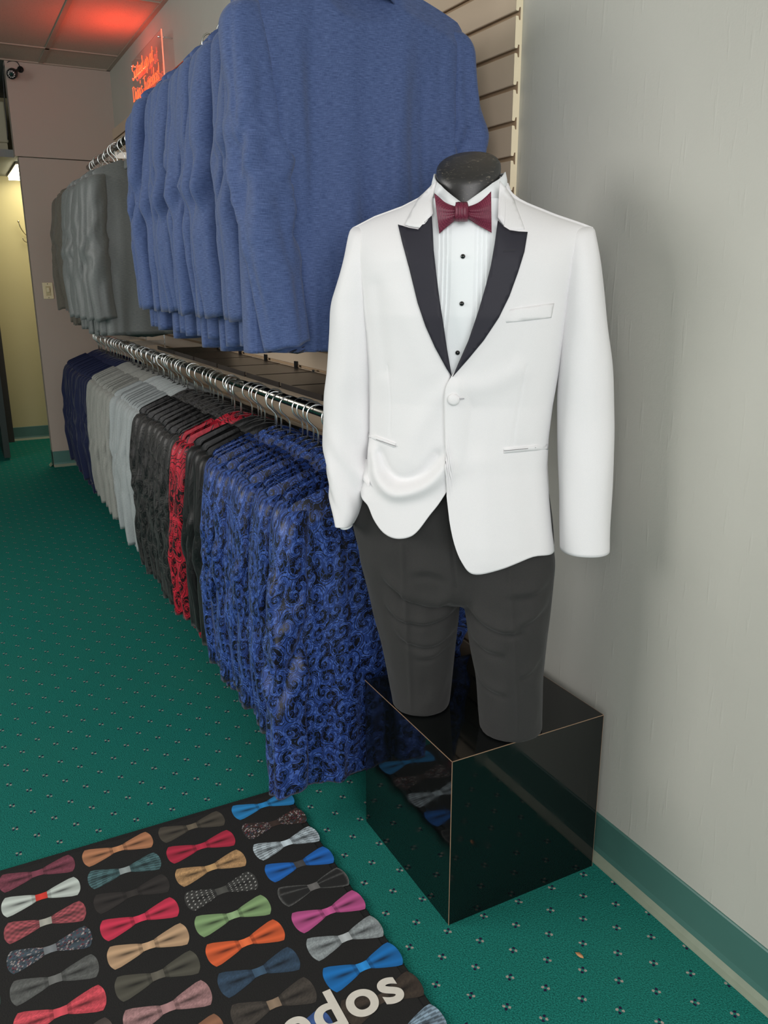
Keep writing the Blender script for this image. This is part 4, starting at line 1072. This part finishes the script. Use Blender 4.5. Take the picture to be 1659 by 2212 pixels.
# ------------------------------------------------------------------ small things at the far end
sw = empty('light_switch', (0.692, YF-0.001, 1.292), 'cream toggle light switch plate on the far partition', 'light switch')
o = MB().box(-0.035, 0.035, -0.006, 0, -0.057, 0.057).build('plate', mat('cream_plastic', lin(226, 214, 176), 0.4), sw); bevel(o, 0.003)
o = MB().box(-0.016, 0.016, -0.009, -0.005, -0.033, 0.033).build('rocker_frame', mat('beige_plastic', lin(196, 182, 140), 0.4), sw); bevel(o, 0.001); rf_ = o
o = MB().box(-0.010, 0.010, -0.016, -0.008, -0.010, 0.022).build('toggle', MATS['cream_plastic'], rf_); bevel(o, 0.003)
for s in (-1, 1): MB().tube([(0, -0.0075, s*0.048), (0, -0.005, s*0.048)], 0.003).build('screw', m_chrome, sw)
sc_ = empty('security_camera', (0.640, YF-0.012, 2.70), 'small black bullet security camera with a ring of lights high on the far partition', 'security camera')
C1 = Vector((0, 0, 0)); dirc = Vector((-0.25, -1, -0.32)).normalized()
b = MB(); p0 = Vector((-0.02, -0.03, 0.0)); b.tube([p0, p0+dirc*0.02, p0+dirc*0.075, p0+dirc*0.08], [0.026, 0.032, 0.032, 0.028], 24); hs_ = b.build('housing', m_blackplastic, sc_, True)
MB().tube([(0.03, 0, 0.03), (0.03, -0.012, 0.03)], 0.02, 16).tube([(0.03, -0.01, 0.03), (0.0, -0.04, 0.015)], 0.007).build('mount', m_blackplastic, sc_, True)
m_led = mat('led_ring', lin(235, 235, 230), 0.2); ax_ = dirc.cross(Vector((0, 0, 1))).normalized(); bx_ = ax_.cross(dirc)
b = MB()
for k_ in range(10):
    a_ = 2*PI*k_/10; c = p0+dirc*0.0805+ax_*0.019*math.cos(a_)+bx_*0.019*math.sin(a_); b.tube([c, c+dirc*0.002], 0.0034, 8)
b.build('led_ring', m_led, hs_); c = p0+dirc*0.08; MB().tube([c, c+dirc*0.003], [0.009, 0.008], 16).build('lens', m_stud, hs_)
MB().tube(smooth_poly([(0.03, 0.0, 0.045), (0.01, -0.004, 0.075), (-0.04, 0.0, 0.07), (-0.075, 0.02, 0.02), (-0.085, 0.06, -0.15), (-0.09, 0.1, -0.4)], 6), 0.003, 6).build('cable', m_blackplastic, sc_, True)
ck = empty('coat_hook', (0.722, 7.868, 1.70), 'brass double coat hook on the cream corridor wall', 'coat hook')
m_brass = mat('brushed_brass', (0.75, 0.66, 0.48, 1), 0.25, 1.0)
MB().box(-0.012, 0.012, -0.004, 0, -0.03, 0.03).build('back_plate', m_brass, ck)
MB().tube(smooth_poly([(0, -0.004, 0.02), (-0.03, -0.03, 0.04), (-0.06, -0.05, 0.09), (-0.07, -0.055, 0.135)], 5), 0.005).tube([(-0.07, -0.055, 0.130), (-0.074, -0.057, 0.142)], 0.009, 10).build('prong', m_brass, ck, True)
MB().tube(smooth_poly([(0, -0.004, -0.01), (-0.02, -0.03, -0.025), (-0.045, -0.04, -0.012), (-0.052, -0.042, 0.012)], 5), 0.005).build('prong', m_brass, ck, True)
ac = empty('air_conditioner', (0.545, 7.1, 2.29), 'cream wall-mounted air handling box in the corridor beyond the partition', 'air conditioner')
o = MB().box(-0.20, 0.045, 0, 0.3, 0.05, 0.33).build('cabinet', mat('aged_cream_metal', lin(186, 178, 150), 0.5), ac); bevel(o, 0.01)
MB().box(-0.20, 0.035, 0.02, 0.28, 0.0, 0.05).build('drip_tray', MATS['aged_cream_metal'], ac)
cl = empty('corridor_light', (0.66, 7.35, 2.185), 'lit fluorescent ceiling light in the cream corridor', 'ceiling light')
m_lamp = NT('lit_diffuser'); m_lamp.b.inputs['Emission Color'].default_value = (1.0, 0.93, 0.66, 1); m_lamp.b.inputs['Emission Strength'].default_value = 9.0; m_lamp = m_lamp.m
MB().box(-0.06, 0.30, -0.45, 0.42, -0.012, 0.0).build('frame', m_tbar, cl)
MB().box(-0.05, 0.29, -0.44, 0.41, -0.035, -0.012).build('diffuser', m_lamp, cl)

# crumb on the carpet
lf = mk('leaf_fragment', [(0.0, 0.0, 0.002), (0.004, 0.004, 0.004), (0.0065, 0.012, 0.0055), (0.003, 0.020, 0.004), (-0.001, 0.014, 0.003), (-0.0025, 0.006, 0.0025)], [(0, 1, 2, 3, 4, 5)], mat('dry_tan_leaf', lin(196, 140, 96), 0.8))
lf.location = (1.010, 1.045, 0.002); lf.rotation_euler = (0, 0, 0.5); solid(lf, 0.0008)
setp(lf, 'tiny tan dry leaf fragment lying on the green carpet by the wall', 'leaf')
